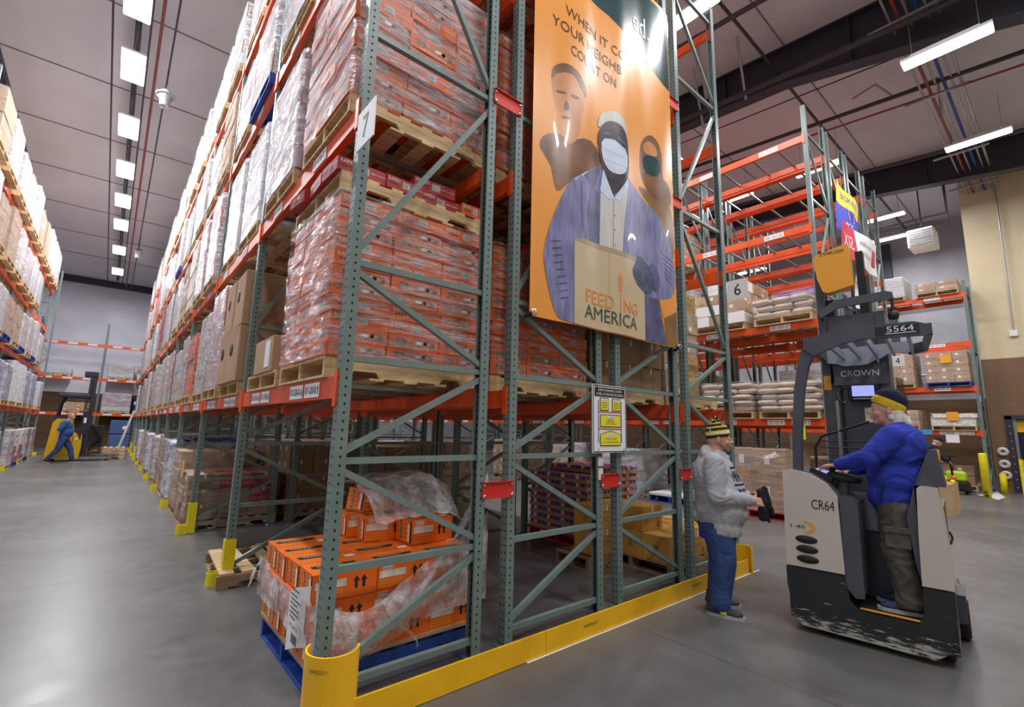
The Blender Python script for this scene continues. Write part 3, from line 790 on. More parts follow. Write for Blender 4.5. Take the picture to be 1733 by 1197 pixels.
# ------------------------------------------------------------------ cartons
_cm = {}
def carton_mesh(kind, L, W, Hc):
    """box 0..L (x), 0..W (y), 0..Hc; print on the -y and -x faces"""
    key = (kind, round(L, 3), round(W, 3), round(Hc, 3))
    if key in _cm: return _cm[key]
    mb = MB(); e = .0015; X = (1, 0, 0)
    def face(u0, v0, u1, v1, k, f, o=0):
        if f == 'f': mb.quad([(u0, -e-o, v0), (u1, -e-o, v0), (u1, -e-o, v1), (u0, -e-o, v1)], k)
        elif f == 's': mb.quad([(-e-o, u1, v0), (-e-o, u0, v0), (-e-o, u0, v1), (-e-o, u1, v1)], k)
        else: mb.quad([(u0, v0, Hc+e+o), (u1, v0, Hc+e+o), (u1, v1, Hc+e+o), (u0, v1, Hc+e+o)], k)
    def tx(s, u, v, w_, h_, k, f):
        if f == 'f': text(mb, s, (u, -e*2, v), w_, h_, k)
        elif f == 's': text(mb, s, (-e*2, W-u, v), w_, h_, k, (0, -1, 0))
        else: text(mb, s, (u, v, Hc+e*2), w_, h_, k, (1, 0, 0), (0, 1, 0))
    def code(u, v, w_, h_, f):
        def F(a, b, c, d, k, o=0):
            if f == 's': face(W-c, b, W-a, d, k, f, o)
            else: face(a, b, c, d, k, f, o)
        F(u, v, u+w_, v+h_, 'white'); F(u+.004, v+.004, u+w_-.004, v+h_-.004, 'ink', .0006); F(u+.008, v+.008, u+w_-.008, v+h_-.008, 'white', .0012)
        for i in range(8): F(u+.012+i*(w_-.024)/8, v+.012, u+.012+(i+.5)*(w_-.024)/8, v+h_-.012, 'ink', .0018)
    if kind in ('chicken_a', 'chicken_b', 'beef_a', 'beef_b', 'oriental'):
        body = 'ramen_red' if kind[0] == 'b' else 'ramen_orange'; fl = 'BEEF FLAVOR' if kind[0] == 'b' else 'CHICKEN FLAVOR'
        mb.bbox(0, 0, 0, L, W, Hc, body, .003)
        for f, S in (('f', L), ('s', W)):
            if kind[-1] == 'a':
                tx('RAMEN', S*.2, Hc*.73, S*.30, Hc*.26, 'cream', f)
                for i in range(4):
                    u = S*(.09+.06*i)
                    if f == 'f': face(u, Hc*.38, u+S*.035, Hc*.5, 'ink', f)
                    else: face(W-u-S*.035, Hc*.38, W-u, Hc*.5, 'ink', f)
                code(S*.42, Hc*.28, S*.2, Hc*.5, f)
                tx(fl, S*.81, Hc*.55, S*.30, Hc*.13, 'cream', f)
            else:
                tx(fl, S*.5, Hc*.17, S*.62, Hc*.17, 'cream', f)
                n = 12
                for cx in (.26, .60, .84):
                    for q, (ru, rv, kk, o) in enumerate(((S*.16, Hc*.27, 'food_print', 0), (S*.07, Hc*.12, 'cream', .0006))[:(2 if cx == .60 else 1)]):
                        c = S*cx
                        P = [(c+ru*math.cos(2*math.pi*i/n), Hc*.58+rv*math.sin(2*math.pi*i/n)) for i in range(n)]
                        if f == 'f': mb.quad([(u, -e-o, v) for u, v in P], kk)
                        else: mb.quad([(-e-o, W-u, v) for u, v in P], kk)
    elif kind == 'pile':      # bright orange cartons with black and amber print
        mb.bbox(0, 0, 0, L, W, Hc, 'bright_orange', .003)
        def dots(f, u0, v0, u1, v1, n, m_):
            for i in range(n):
                for j in range(m_):
                    cu = u0+(u1-u0)*(i+.5)/n; cv = v0+(v1-v0)*(j+.5)/m_; ru = (u1-u0)/n*.40; rv = (v1-v0)/m_*.40
                    P = [(cu-ru, cv), (cu, cv-rv), (cu+ru, cv), (cu, cv+rv)]
                    if f == 't': mb.quad([(u, v, Hc+e) for u, v in P], 'amber')
                    elif f == 'f': mb.quad([(u, -e, v) for u, v in P], 'amber')
                    else: mb.quad([(-e, v_, w_) for v_, w_ in P[::-1]], 'amber')
        dots('t', .02, .02, L-.02, W*.42, 16, 4); dots('t', .02, W*.7, L-.02, W-.02, 16, 3)
        mb.quad([(.03, W*.45, Hc+e), (L*.72, W*.45, Hc+e), (L*.80, W*.68, Hc+e), (.03, W*.68, Hc+e)], 'ink')
        tx('MARUCHAN'[:0] or 'CHICKEN', L*.36, W*.58, L*.40, W*.10, 'cream', 't')
        face(L*.75, W*.1, L*.93, W*.3, 'paper', 't', .0006)
        # front: label, arrows, barcode
        dots('f', L*.03, .012, L*.45, Hc*.40, 12, 3)
        face(L*.03, Hc*.45, L*.5, Hc*.72, 'cream', 'f'); code(L*.08, Hc*.76, L*.18, Hc*.18, 'f')
        for cx in (.66, .78):
            u = L*cx
            mb.quad([(u-.022, -e, Hc*.55), (u+.022, -e, Hc*.55), (u, -e, Hc*.75)], 'ink'); face(u-.009, Hc*.3, u+.009, Hc*.55, 'ink', 'f')
        # side (aisle side): vertical black words and white stickers
        dots('s', .02, .01, W-.01, Hc-.01, 6, 5)
        face(.012, .01, W*.13, Hc-.01, 'ink', 's', .0006); face(W*.16, .02, W*.27, Hc*.8, 'paper', 's', .0006); face(W*.62, .02, W*.72, Hc-.02, 'ink', 's', .0006)
        text(mb, 'RAMEN', (-.003, W*.67, Hc*.5), Hc*.6, W*.06, 'paper', (0, 0, 1), (0, 1, 0))
    elif kind == 'tray':       # brown tray of cans: dots of colour over a card rim
        mb.bbox(0, 0, 0, L, W, Hc*.55, 'card', .003)
        n = 6
        for i in range(n):
            for j in (0,):
                kk = ('blue_print', 'red_print', 'white', 'red_print', 'blue_print', 'purple_print')[i]
                mb.lathe([(L/n*.46, .0), (L/n*.46, Hc*.42), (L/n*.40, Hc*.44), (.001, Hc*.44)], kk, 8, Matrix.Translation((L/n*(i+.5), L/n*.5, Hc*.55)))
        for i in range(4):
            mb.lathe([(W/4*.46, .0), (W/4*.46, Hc*.42), (.001, Hc*.44)], ('blue_print', 'red_print', 'white', 'purple_print')[i], 8, Matrix.Translation((W/4*.5, W/4*(i+.5), Hc*.55)))
        mb.box(L*.2, W*.3, Hc*.55, L, W, Hc*.97, 'red_print')
    elif kind == 'sack':       # paper sack, slumped
        n = 14; pr = []
        for i in range(n):
            a = 2*math.pi*i/n; ca, sa = math.cos(a), math.sin(a)
            pr.append((W/2+W/2*math.copysign(abs(ca)**.45, ca), Hc/2+Hc/2*math.copysign(abs(sa)**.7, sa)))
        rings = []; vs = []
        for s_, q in ((0, .45), (.06, .85), (.25, 1), (.5, 1.02), (.75, 1), (.94, .85), (1, .45)):
            vs += [(s_*L, W/2+(u-W/2)*(.85+.15*q), Hc/2+(v-Hc/2)*q) for u, v in pr]
        fs = [(i*n+j, (i+1)*n+j, (i+1)*n+(j+1) % n, i*n+(j+1) % n) for i in range(6) for j in range(n)]+[tuple(range(n)), tuple(range(6*n, 7*n))[::-1]]
        mb.add(vs, fs, 'sack', True)
    elif kind == 'barrel':
        pass
    else:                     # plain cartons: kind names the card material
        tape = 'card3' if kind != 'card3' else 'card2'
        mb.bbox(0, 0, 0, L, W, Hc, kind, .004)
        face(L*.46, Hc*.75, L*.54, Hc, 'cream' if kind.startswith('card') else 'white', 'f')
        if kind == 'cardyellow':
            tx('THIS END UP', L*.5, Hc*.72, L*.5, Hc*.10, 'wood_dark', 'f')
            for i in range(3): face(L*.12, Hc*(.50-.07*i), L*(.80-.1*i), Hc*(.53-.07*i), 'wood_dark', 'f')
            face(L*.72, Hc*.1, L*.84, Hc*.34, 'wood_dark', 'f')
            face(W*.38, Hc*.35, W*.56, Hc*.62, 'wood_dark', 's')
        elif kind.startswith('card'):
            face(L*.10, Hc*.12, L*.36, Hc*.34, 'paper' if kind == 'card2' else 'card3', 'f')
            face(W*.12, Hc*.12, W*.4, Hc*.30, 'card3' if kind != 'card3' else 'card', 's')
            face(W*.6, Hc*.5, W*.8, Hc*.8, 'paper', 's')
    _cm[key] = mb.mesh('carton'); return _cm[key]

# ------------------------------------------------------------------ stretch wrap shells
_wm = {}
def wrap_mesh(w, d, h, k, seed, jitter=.012, drop=.07, nh=22, layers=None):
    """open shell round a load: x 0..d, y 0..w, z -drop..h"""
    key = (round(w, 2), round(d, 2), round(h, 2), k, seed % 3, jitter, drop)
    if key in _wm: return _wm[key]
    rnd = random.Random(seed % 3+int(h*100)); g = .008; cr = .03
    ring = []
    def seg(p, q, n):
        for i in range(n): ring.append((p[0]+(q[0]-p[0])*i/n, p[1]+(q[1]-p[1])*i/n, p, q))
    x0, x1, y0, y1 = -g, d+g, -g, w+g; c = cr
    for p, q, n in (((x0+c, y0), (x1-c, y0), 16), ((x1-c, y0), (x1, y0+c), 1), ((x1, y0+c), (x1, y1-c), 14), ((x1, y1-c), (x1-c, y1), 1), ((x1-c, y1), (x0+c, y1), 12), ((x0+c, y1), (x0, y1-c), 1), ((x0, y1-c), (x0, y0+c), 16), ((x0, y0+c), (x0+c, y0), 1)):
        seg(p, q, n)
    n = len(ring); vs = []; off = rnd.random()*50
    for j in range(nh+1):
        z = -drop+(h+.012+drop)*j/nh
        for i, (x, y, p, q) in enumerate(ring):
            nx = (x-d/2)/(d/2); ny = (y-w/2)/(w/2)
            s_ = mnoise.noise(Vector((x*5+off, y*5, z*9+(x+y)*2.2)))+.6*mnoise.noise(Vector((x*14, y*14+off, z*22)))
            m_ = max(abs(nx), abs(ny)); a = jitter*(.55*s_+.55)
            ox = math.copysign(a, nx) if abs(nx) > .96 else 0; oy = math.copysign(a, ny) if abs(ny) > .96 else 0
            vs.append((x+ox, y+oy, z+(.02*abs(mnoise.noise(Vector((x*6, y*6, off)))) if j in (0, nh) else 0)))
    # fold in over the top edge
    for i, (x, y, p, q) in enumerate(ring):
        vs.append((d/2+(x-d/2)*(.80+.1*mnoise.noise(Vector((x*7, y*7, off)))), w/2+(y-w/2)*(.78+.12*mnoise.noise(Vector((x*9, y*7, off)))), h+.02+.008*mnoise.noise(Vector((x*9, y*9, 0)))))
    fs = [(j*n+i, j*n+(i+1) % n, (j+1)*n+(i+1) % n, (j+1)*n+i) for j in range(nh+1) for i in range(n)]
    mb = MB(); mb.add(vs, fs, k, True); _wm[key] = mb.mesh('stretch_wrap'); return _wm[key]

def load(x, y, z, w, d, kinds, nx, ny, nz, hc, label, group, wrap=None, seed=0, ragged=0, perim=True, jit=.004, cat='wrapped load', name='carton_stack', rz=0, skip=None, jitter=.012, drop=.0):
    """cartons stacked nx (along x) by ny (along y) by nz; perimeter cartons only where the inside cannot be seen"""
    t = thing(name, label, cat, (x, y, z), rz, group); rnd = random.Random(seed+3)
    L, W = d/nx, w/ny
    for k_ in range(nz):
        ox, oy = rnd.uniform(-jit, jit)*2, rnd.uniform(-jit, jit)*2
        for i in range(nx):
            for j in range(ny):
                if perim and 0 < i < nx-1 and 0 < j < ny-1 and k_ < nz-1: continue
                if skip and skip(i, j, k_): continue
                if ragged and k_ == nz-1 and rnd.random() < ragged: continue
                kk = kinds[(k_//2) % len(kinds)] if len(kinds) == 2 and kinds[0][-2:] in ('_a', '_b') else kinds[rnd.randrange(len(kinds))]
                put('sack' if kk == 'sack' else 'carton', carton_mesh(kk, L-.004, W-.004, hc-.002), t, (i*L+ox+rnd.uniform(-jit, jit)+.002, j*W+oy+rnd.uniform(-jit, jit)+.002, k_*hc))
    if wrap: put('stretch_wrap', wrap_mesh(w, d, nz*hc, wrap, seed, jitter, drop), t)
    return t

pos_n = near
def yrow(p, n0=0): return Y0+.076+(p//2)*BAY+(.13 if p % 2 == 0 else 1.36)   # pallet places along a row
# ---------- left aisle row of the main block (row 0)
GL = 'loads of the main block facing the left aisle'; GP = 'pallets of the main block facing the left aisle'
X0L = .985
places = [near[i] for i in range(13)]+['fourteenth', 'fifteenth', 'sixteenth', 'seventeenth', 'eighteenth', 'nineteenth', 'twentieth', 'twentyfirst', 'twentysecond']
descA = {0: 'orange noodle cartons in clear film', 2: 'big brown cartons with a round mark', 1: 'small brown carton'}
PH = .138
def put_pallet(x, y, z, lvl, p, k='wood', w=1.02, who='left aisle', g=GP):
    col = {'wood': 'pale wooden', 'bluewood': 'blue', 'redwood': 'red'}[k]
    return pallet(x, y, z, '%s pallet on the %s level, %s place of the %s side' % (col, lvl, places[p], who), g, k, w)
# near orange noodle stack, lowest level
z = LV7[0]
put_pallet(X0L, 2.98, z, 'lowest', 0)
load(X0L, 2.98, z+PH, 1.02, 1.2, ['chicken_b', 'chicken_a'], 3, 3, 11, .1, 'tall stack of orange ramen cartons in clear film on the lowest near beam', GL, 'film_near', 1, jit=.006, jitter=.02)
pallet(X0L+.01, 2.99, z+PH+1.12, 'pale wooden pallet lying on top of the film wrapped orange ramen stack', GP)
zt = z+PH*2+1.12
for i, (x, y, kk, lb, dz) in enumerate(((X0L-.02, 3.0, 'beef_a', 'red beef ramen carton at the near left corner of the pallet on the orange stack', 0), (X0L-.03, 3.3, 'beef_a', 'red beef ramen carton behind the near left one on the top pallet', 0), (X0L+.36, 3.0, 'beef_a', 'red beef ramen carton on the top pallet left of the stacked pair', -.0),
                                        (X0L+.62, 3.04, 'beef_a', 'lower red beef ramen carton of the stacked pair on the top pallet', 0), (X0L+.57, 3.05, 'beef_a', 'upper red beef ramen carton of the stacked pair on the top pallet', .1), (X0L-.04, 3.64, 'beef_b', 'tilted red ramen carton at the far left corner of the top pallet', 0),
                                        (X0L+.98, 3.0, 'chicken_a', 'single orange chicken ramen carton beside the red ones on the top pallet', 0))):
    if i == 2: x = X0L+.33; 
    wd = .30 if i == 2 else (.24 if i == 6 else .36)
    o = put('ramen_carton', carton_mesh(kk, wd, .28, .1), None, (x, y, zt+dz+(.0)), (0, 0, R([2, -3, 1, 1, -3, 6, -1][i]))); tag(o, lb, 'carton', 'loose ramen cartons on the top pallet')
# second level near
z = LV7[1]
put_pallet(X0L, 2.92, z, 'second', 0)
load(X0L, 2.92, z+PH, 1.02, 1.2, ['chicken_b', 'chicken_a'], 3, 3, 11, .117, 'orange ramen cartons in shiny film on the second near level beside the numeral seven sign', GL, 'film_mid', 5, jit=.008)
put_pallet(X0L, 4.20, z, 'second', 1)
load(X0L, 4.20, z+PH, 1.02, 1.2, ['beef_b', 'beef_a'], 3, 3, 10, .117, 'dark red beef ramen cartons in milky film on the second level', GL, 'film_white', 2)
put_pallet(X0L, 4.12, LV7[0], 'lowest', 1)
# small brown carton on its pallet
t = thing('brown_carton', 'small brown carton with a white label standing on the low pallet beside the orange stack', 'carton', (.97, 4.24, LV7[0]+PH))
mb = MB(); mb.bbox(0, 0, 0, .5, .62, .30, 'card', .005); mb.build('box', t)
MB().box(-.003, .08, .04, 0, .24, .27, 'paper').build('shipping_label', t, label='white shipping label')
# big brown cartons with the round mark
def big_carton(x, y, z, label, w=.52, d=.5, h=.6, rz=0):
    t = thing('large_carton', label, 'carton', (x, y, z), rz, 'large brown cartons with round marks')
    MB().bbox(0, 0, 0, d, w, h, 'card', .008).build('box', t)
    m_ = MB(); T = Matrix.Translation((-.002, w*.62, h*.60)) @ Matrix.Rotation(R(-90), 4, 'Y')
    m_.lathe([(.001, .001), (.075, .001), (.075, 0)], 'ink', 20, T); text(m_, 'S', (-.004, w*.62, h*.6), .05, .07, 'card', (0, -1, 0))
    for f_ in ('f', 's'):
        for (a, b, c, dd) in ((.12, .1, .88, .11), (.12, .8, .88, .81), (.12, .1, .13, .81), (.87, .1, .88, .81)):
            if f_ == 'f': m_.quad([(a*d, -.002, b*h), (c*d, -.002, b*h), (c*d, -.002, dd*h), (a*d, -.002, dd*h)], 'card3')
    m_.build('printed_mark', t)
    return t
put_pallet(X0L, yrow(2), LV7[0], 'lowest', 2)
for i in range(2):
    for j in range(2):
        big_carton(.95+.0, yrow(2)+j*.53-.02, LV7[0]+PH+i*.605, 'large brown carton with dark round mark, %s of the %s pair, third place' % (['lower', 'upper'][i], ['near', 'far'][j]), rz=R([1.5, -1][i]))
        big_carton(1.50, yrow(2)+j*.53-.02, LV7[0]+PH+i*.605, 'inner large brown carton behind the %s %s round marked one' % (['lower', 'upper'][i], ['near', 'far'][j]))
# the rest of the row, by level and place
rnd = random.Random(11)
kinds = [(['card'], 'brown cartons'), (['card2'], 'pale brown cartons'), (['cream'], 'off white cartons'), (['chicken_a', 'chicken_b'], 'orange ramen cartons'), (['card', 'card3'], 'mixed brown cartons'), (['white'], 'white cases'), (['beef_a', 'beef_b'], 'red ramen cartons')]
for p in range(2, 22):
    y = yrow(p)
    for l in range(4):
        if l == 0 and p == 2: continue
        if (l, p) in ((0, 19), (1, 15), (3, 21)): continue
        kk, kn = kinds[(p*3+l*5+rnd.randrange(3)) % 7]
        if l == 3: kk, kn = [(['card2'], 'pale brown cartons'), (['card'], 'brown cartons'), (['white'], 'white cases')][(p+l) % 3]
        hh = {0: rnd.choice((1.2, 1.05, 1.3)), 1: rnd.choice((1.3, 1.2, 1.35)), 2: rnd.choice((1.3, 1.2, 1.05)), 3: rnd.choice((1.4, 1.15, 1.3))}[l]
        blue = (l, p) in ((2, 2), (2, 9))
        fine = p < 8
        nz = 5 if fine else 4; nx, ny = (3, 3) if fine else (2, 2)
        xr = 1.0+rnd.uniform(-.03, .03)
        pt = put_pallet(xr-.02, y, LV7[l], lvn[l], p, 'bluewood' if blue else 'wood')
        load(xr, y+.02, LV7[l]+PH, .98, 1.16, kk, nx, ny, nz, hh/nz, '%s in milky film on the %s level, %s place from the near end' % (kn, lvn[l], places[p]), GL, 'film_white' if rnd.random() < .8 else 'film', p+l, jit=.006)
for l, p, kk, kn in ((2, 0, ['card2'], 'pale brown cartons'), (2, 1, ['card'], 'brown cartons'), (3, 0, ['card2'], 'pale brown cartons'), (3, 1, ['card'], 'brown cartons')):
    y = yrow(p); put_pallet(X0L, y, LV7[l], lvn[l], p)
    load(X0L, y, LV7[l]+PH, 1.02, 1.2, kk, 3, 3, 5, .27, '%s in milky film on the %s level, %s place from the near end' % (kn, lvn[l], places[p]), GL, 'film_white', p)
# ---------- rows 1..3, near bay and the next
GI = 'loads inside the main block'; GIP = 'pallets inside the main block'
inner = {
 (1, 0, 0): (['chicken_b', 'chicken_a'], 10, .11, 'film', 'orange ramen cartons beside the banner'), (1, 0, 1): (['chicken_a', 'chicken_b'], 10, .11, 'film', 'orange ramen cartons'),
 (1, 1, 0): (['chicken_b', 'chicken_a'], 11, .12, 'film', 'orange ramen cartons by the banner'), (1, 1, 1): (['beef_a', 'beef_b'], 10, .12, 'film', 'red ramen cartons'),
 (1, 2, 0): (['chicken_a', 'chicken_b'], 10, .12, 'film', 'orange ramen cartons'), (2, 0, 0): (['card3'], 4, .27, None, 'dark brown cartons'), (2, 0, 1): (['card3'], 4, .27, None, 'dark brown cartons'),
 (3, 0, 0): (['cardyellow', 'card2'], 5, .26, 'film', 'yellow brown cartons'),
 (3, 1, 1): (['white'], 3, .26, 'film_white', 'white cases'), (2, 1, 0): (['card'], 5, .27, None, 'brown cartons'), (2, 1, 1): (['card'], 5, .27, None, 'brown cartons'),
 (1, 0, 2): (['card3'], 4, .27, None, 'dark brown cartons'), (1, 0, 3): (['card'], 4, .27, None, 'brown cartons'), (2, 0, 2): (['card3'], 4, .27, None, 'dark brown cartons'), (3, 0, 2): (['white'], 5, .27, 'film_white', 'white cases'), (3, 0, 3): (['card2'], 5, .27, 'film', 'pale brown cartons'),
 (3, 0, 4): (['white'], 5, .27, 'film_white', 'white cases'), (3, 1, 2): (['card'], 5, .28, 'film_white', 'brown cartons'), (3, 1, 3): (['card2'], 5, .28, 'film_white', 'pale brown cartons'),
}
for (r, l, p), (kk, nz, hc, wr, kn) in inner.items():
    x = X7[r]-.02 if r < 3 else X7[r]-.03; y = yrow(p)+.03; z = LV7[l]
    pallet(x, y, z, 'wooden pallet on the %s level, %s place of the %s' % (lvn[l], places[p], rown[r]), GIP)
    ram = kk[0][-2:] in ('_a', '_b')
    load(x, y, z+PH, 1.02, .76 if (r, l, p) == (3, 0, 0) else 1.16, kk, 3, 3, nz, hc, '%s on the %s level, %s place of the %s' % (kn, lvn[l], places[p], rown[r]), GI, wr, r+p, jit=.006)
# outermost wrapped load leaning out at the right aisle side, white and yellow
load(4.86, 4.22, LV7[0]+PH, 1.05, 1.2, ['white', 'card2'], 3, 3, 5, .26, 'tall white and brown mixed load in milky film beside the numeral six upright', GI, 'film_white', 9, ragged=.3, jit=.02, jitter=.05)
pallet(4.86, 4.22, LV7[0], 'wooden pallet under the tall white mixed load near the right corner', GIP)

# ------------------------------------------------------------------ torn orange load on the floor
pallet(1.03, 2.98, 0, 'scuffed blue pallet on the floor under the torn orange carton load', None, 'bluewood', 1.02, 1.2, name='blue_pallet')
o = MB().bbox(1.02, 2.96, PH, 2.22, 4.02, PH+.03, 'card', .004).build('slip_sheet'); tag(o, 'brown cardboard sheet between the blue pallet and the orange cartons', 'sheet')
t = thing('orange_carton_load', 'torn open load of bright orange noodle cartons on the blue floor pallet', 'carton load', (1.02, 2.97, PH+.03))
rnd = random.Random(5)
for kz in range(3):
    for i in range(3):
        for j in range(4):
            if 0 < i < 2 and 0 < j < 3 and kz < 2: continue
            put('carton', carton_mesh('pile', .395,   .255, .161), t, (i*.40+rnd.uniform(-.006, .006)-(.02 if kz == 1 else 0), j*.262+rnd.uniform(-.004, .004), kz*.163), (0, 0, R(rnd.uniform(-1, 1))))
for (x, y, z, a, tx_) in ((.55, .58, .49, -8, 0), (.78, .62, .49, 4, 0), (.80, .30, .49, 2, 0), (.50, .80, .49, -5, 0), (.82, .84, .49, 0, 0), (.62, .80, .672, 10, 8)):
    put('carton', carton_mesh('pile', .36, .25, .178), t, (x, y, z), (0, R(tx_), R(a)))
# ragged film: a band round the middle, sagging off the right and a free tail
def cloth(fn, nu, nv, k):
    vs = [fn(i/nu, j/nv) for j in range(nv+1) for i in range(nu+1)]
    return MB().add(vs, [(j*(nu+1)+i, j*(nu+1)+i+1, (j+1)*(nu+1)+i+1, (j+1)*(nu+1)+i) for j in range(nv) for i in range(nu)], k, True)
def crumple(p, a, s): 
    q = Vector(p)*s
    return a*(mnoise.noise(q)+.5*mnoise.noise(q*2.1)+.25*mnoise.noise(q*4.3))
def fbands(u, v):
    # u runs from the far left corner, round the near left corner, to the far right of the front face
    s_ = u*2.3
    if s_ < 1.06: x, y, nx, ny = -.03, 1.06-s_, -1, 0
    else: x, y, nx, ny = s_-1.06, -.03, 0, -1
    top = (.40-.10*u) if s_ < 1.06 else (.34+.40*max(0, (s_-1.5)/.8)**1.2-.10*math.exp(-((s_-1.35)/.2)**2)); bot = (.13 if s_ < 1.06 else .13-.16*math.exp(-((s_-1.35)/.35)**2))
    z = bot+(top-bot)*v
    a = .006+.03*abs(mnoise.noise(Vector((s_*3, z*6, 1))))+crumple((s_, z, 0), .012, 11)
    if s_ > 1.06: a += .04*math.sin(math.pi*v)*math.exp(-((s_-1.5)/.3)**2)
    return (x+nx*a, y+ny*a, z)
put('torn_film', cloth(fbands, 90, 24, 'film_loose').mesh('torn_film'), t)
def fcap(u, v):
    x = .50+.75*u; y = .28+.80*v
    z = .90+.08*math.sin(u*2.5)*math.sin(v*2.8)-.30*max(0, .35-v)**1.1*2.2-.35*max(0, u-.8)+crumple((x, y, 2), .03, 6)
    return (x, y+crumple((y, x, 1), .02, 8), z)
put('torn_film', cloth(fcap, 36, 36, 'film_loose').mesh('torn_film'), t)
def fsag(u, v):
    # sheet falling from the top right corner down across the front
    x = 1.18-.62*v+.12*(u-.5)*2*(.35+v); z = .90-.74*v+.14*(u-.5)*2*(1-v*.3)
    y = -.05-.035*math.sin(math.pi*u)-.03*math.sin(3*math.pi*v)*.5+crumple((x, z, 3), .022, 9)
    return (x, y, z)
put('torn_film', cloth(fsag, 30, 50, 'film_loose').mesh('torn_film'), t)
def ftail(u, v):
    x = .50+.14*v+.03*math.sin(v*9); z = .30-.33*v; 
    return (x+(u-.5)*.05*(1.2-v), -.09-.02*math.sin(v*7)+crumple((u, v, 1), .01, 8), z)
put('torn_film', cloth(ftail, 8, 30, 'film_loose').mesh('torn_film'), t)
def ftail2(u, v):
    return (-.03-.09*v+(u-.5)*.03, 1.02+.05*math.sin(v*5), .36-.16*v+(u-.5)*.05)
put('torn_film', cloth(ftail2, 6, 16, 'film_loose').mesh('torn_film'), t)
# delivery note stuck over the corner
mb = cloth(lambda u, v: ((-.05+.0*v, .24-.24*u, .12+.33*v+.10*u-.1) if u < .6 else (-.05+(u-.6)*.36, .096-.13*(1-math.exp(-(u-.6)*6))*1.0, .12+.33*v+.10*u-.1)), 12, 6, 'paper')
for i, (a, b, zz) in enumerate(((.20, .06, .40), (.21, .09, .37), (.20, .02, .345), (.21, .08, .32), (.20, .05, .295), (.21, .03, .27), (.20, .1, .245))):
    mb.box(-.0525, b, zz-.02, -.0515, a, zz-.014, 'ink')
text(mb, 'PO 587228', (-.054, .11, .185), .16, .022, 'ink', (0, -1, 0))
for i in range(9): mb.box(-.054, .04+i*.012, .10, -.053, .046+i*.012, .15, 'ink')
mb.build('delivery_note', t, label='white printed delivery note stuck over the corner')

# ------------------------------------------------------------------ other floor level loads of the main block
t = thing('broken_pallet', 'brown wooden pallet lying skewed on the floor behind the torn orange load', 'pallet', (.93, 5.25, .0), R(-3))
s, a, b = pallet_parts('wood_dark', 1.05, 1.15)
for yy in (0, .5, 1.0): put('stringer', s, t, (0, yy, 0))
for i in range(6): MB().box(.02+i*.19, 0, .118, .14+i*.19, 1.05, .138, 'wood').build('deck_board', t, (0, 0, 0), (0, 0, R([0, 3, -2, 5, 0, -1][i])))
put('bottom_boards', b, t)
GF = 'floor level loads of the main block along the left aisle'
fl = [(4, ['card3', 'red_print'], 3, .21, 'film', 'brown and red cartons in hanging film'), (5, ['card'], 3, .3, 'film', 'brown cartons'), (6, ['white'], 4, .25, 'film_white', 'white cases with a blue sheet'), (7, ['card3'], 4, .25, 'film', 'dark brown cartons'),
      (9, ['card2'], 4, .25, 'film_white', 'pale cartons'), (11, ['white'], 4, .25, 'film_white', 'white cases'), (13, ['card'], 4, .25, 'film', 'brown cartons'), (15, ['white'], 4, .25, 'film_white', 'white cases'), (18, ['card2'], 4, .25, 'film', 'pale cartons')]
for p, kk, nz, hc, wr, kn in fl:
    y = yrow(p); pallet(.98, y, 0, 'floor pallet at the %s floor place along the left aisle' % places[p], 'floor pallets of the main block')
    load(.98, y, PH, 1.02, 1.2, kk, 3, 3, nz, hc, '%s on the floor, %s place along the left aisle' % (kn, places[p]), GF, wr, p, jit=.012, ragged=.25, jitter=.05, drop=.0)
for i, (y, z, zz) in enumerate(((yrow(4)+.55, .80, .24), (yrow(4)+.5, .42, .22))):
    o = MB().box(.965, y+.05, z-.12, .970, y+.05+zz*1.2, z+.12, 'fork_orange').build('notice_sheet'); tag(o, ['bright orange notice sheet on the wrapped floor load under the third bay', 'lower orange notice sheet on the wrapped floor load behind'][i], 'sheet')
# blue tarpaulin on a floor load
mb = cloth(lambda u, v: (.96+1.25*v, yrow(6)-.05+1.15*u, PH+1.03+crumple((u*2, v*2, 0), .05, 3)-.25*max(0, .12-v)*4), 20, 20, 'bluewood'); o = mb.build('tarpaulin'); tag(o, 'blue plastic sheet covering a floor load along the left aisle', 'sheet')
GD = 'loads in the dark floor level of the main block'
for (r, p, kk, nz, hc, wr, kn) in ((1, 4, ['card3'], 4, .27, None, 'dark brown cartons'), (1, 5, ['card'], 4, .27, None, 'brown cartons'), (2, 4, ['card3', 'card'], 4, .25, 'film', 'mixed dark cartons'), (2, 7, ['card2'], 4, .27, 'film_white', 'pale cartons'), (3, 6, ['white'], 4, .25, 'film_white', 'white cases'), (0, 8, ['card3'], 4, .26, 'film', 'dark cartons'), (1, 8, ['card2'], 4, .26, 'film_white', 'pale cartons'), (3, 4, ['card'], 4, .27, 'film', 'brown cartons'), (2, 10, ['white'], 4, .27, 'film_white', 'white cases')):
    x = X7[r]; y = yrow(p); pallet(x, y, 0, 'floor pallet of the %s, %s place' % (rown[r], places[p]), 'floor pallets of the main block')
    load(x, y, PH, 1.02, 1.14, kk, 3, 3, nz, hc, '%s on the floor of the %s, %s place' % (kn, rown[r], places[p]), GD, wr, p, jit=.008)
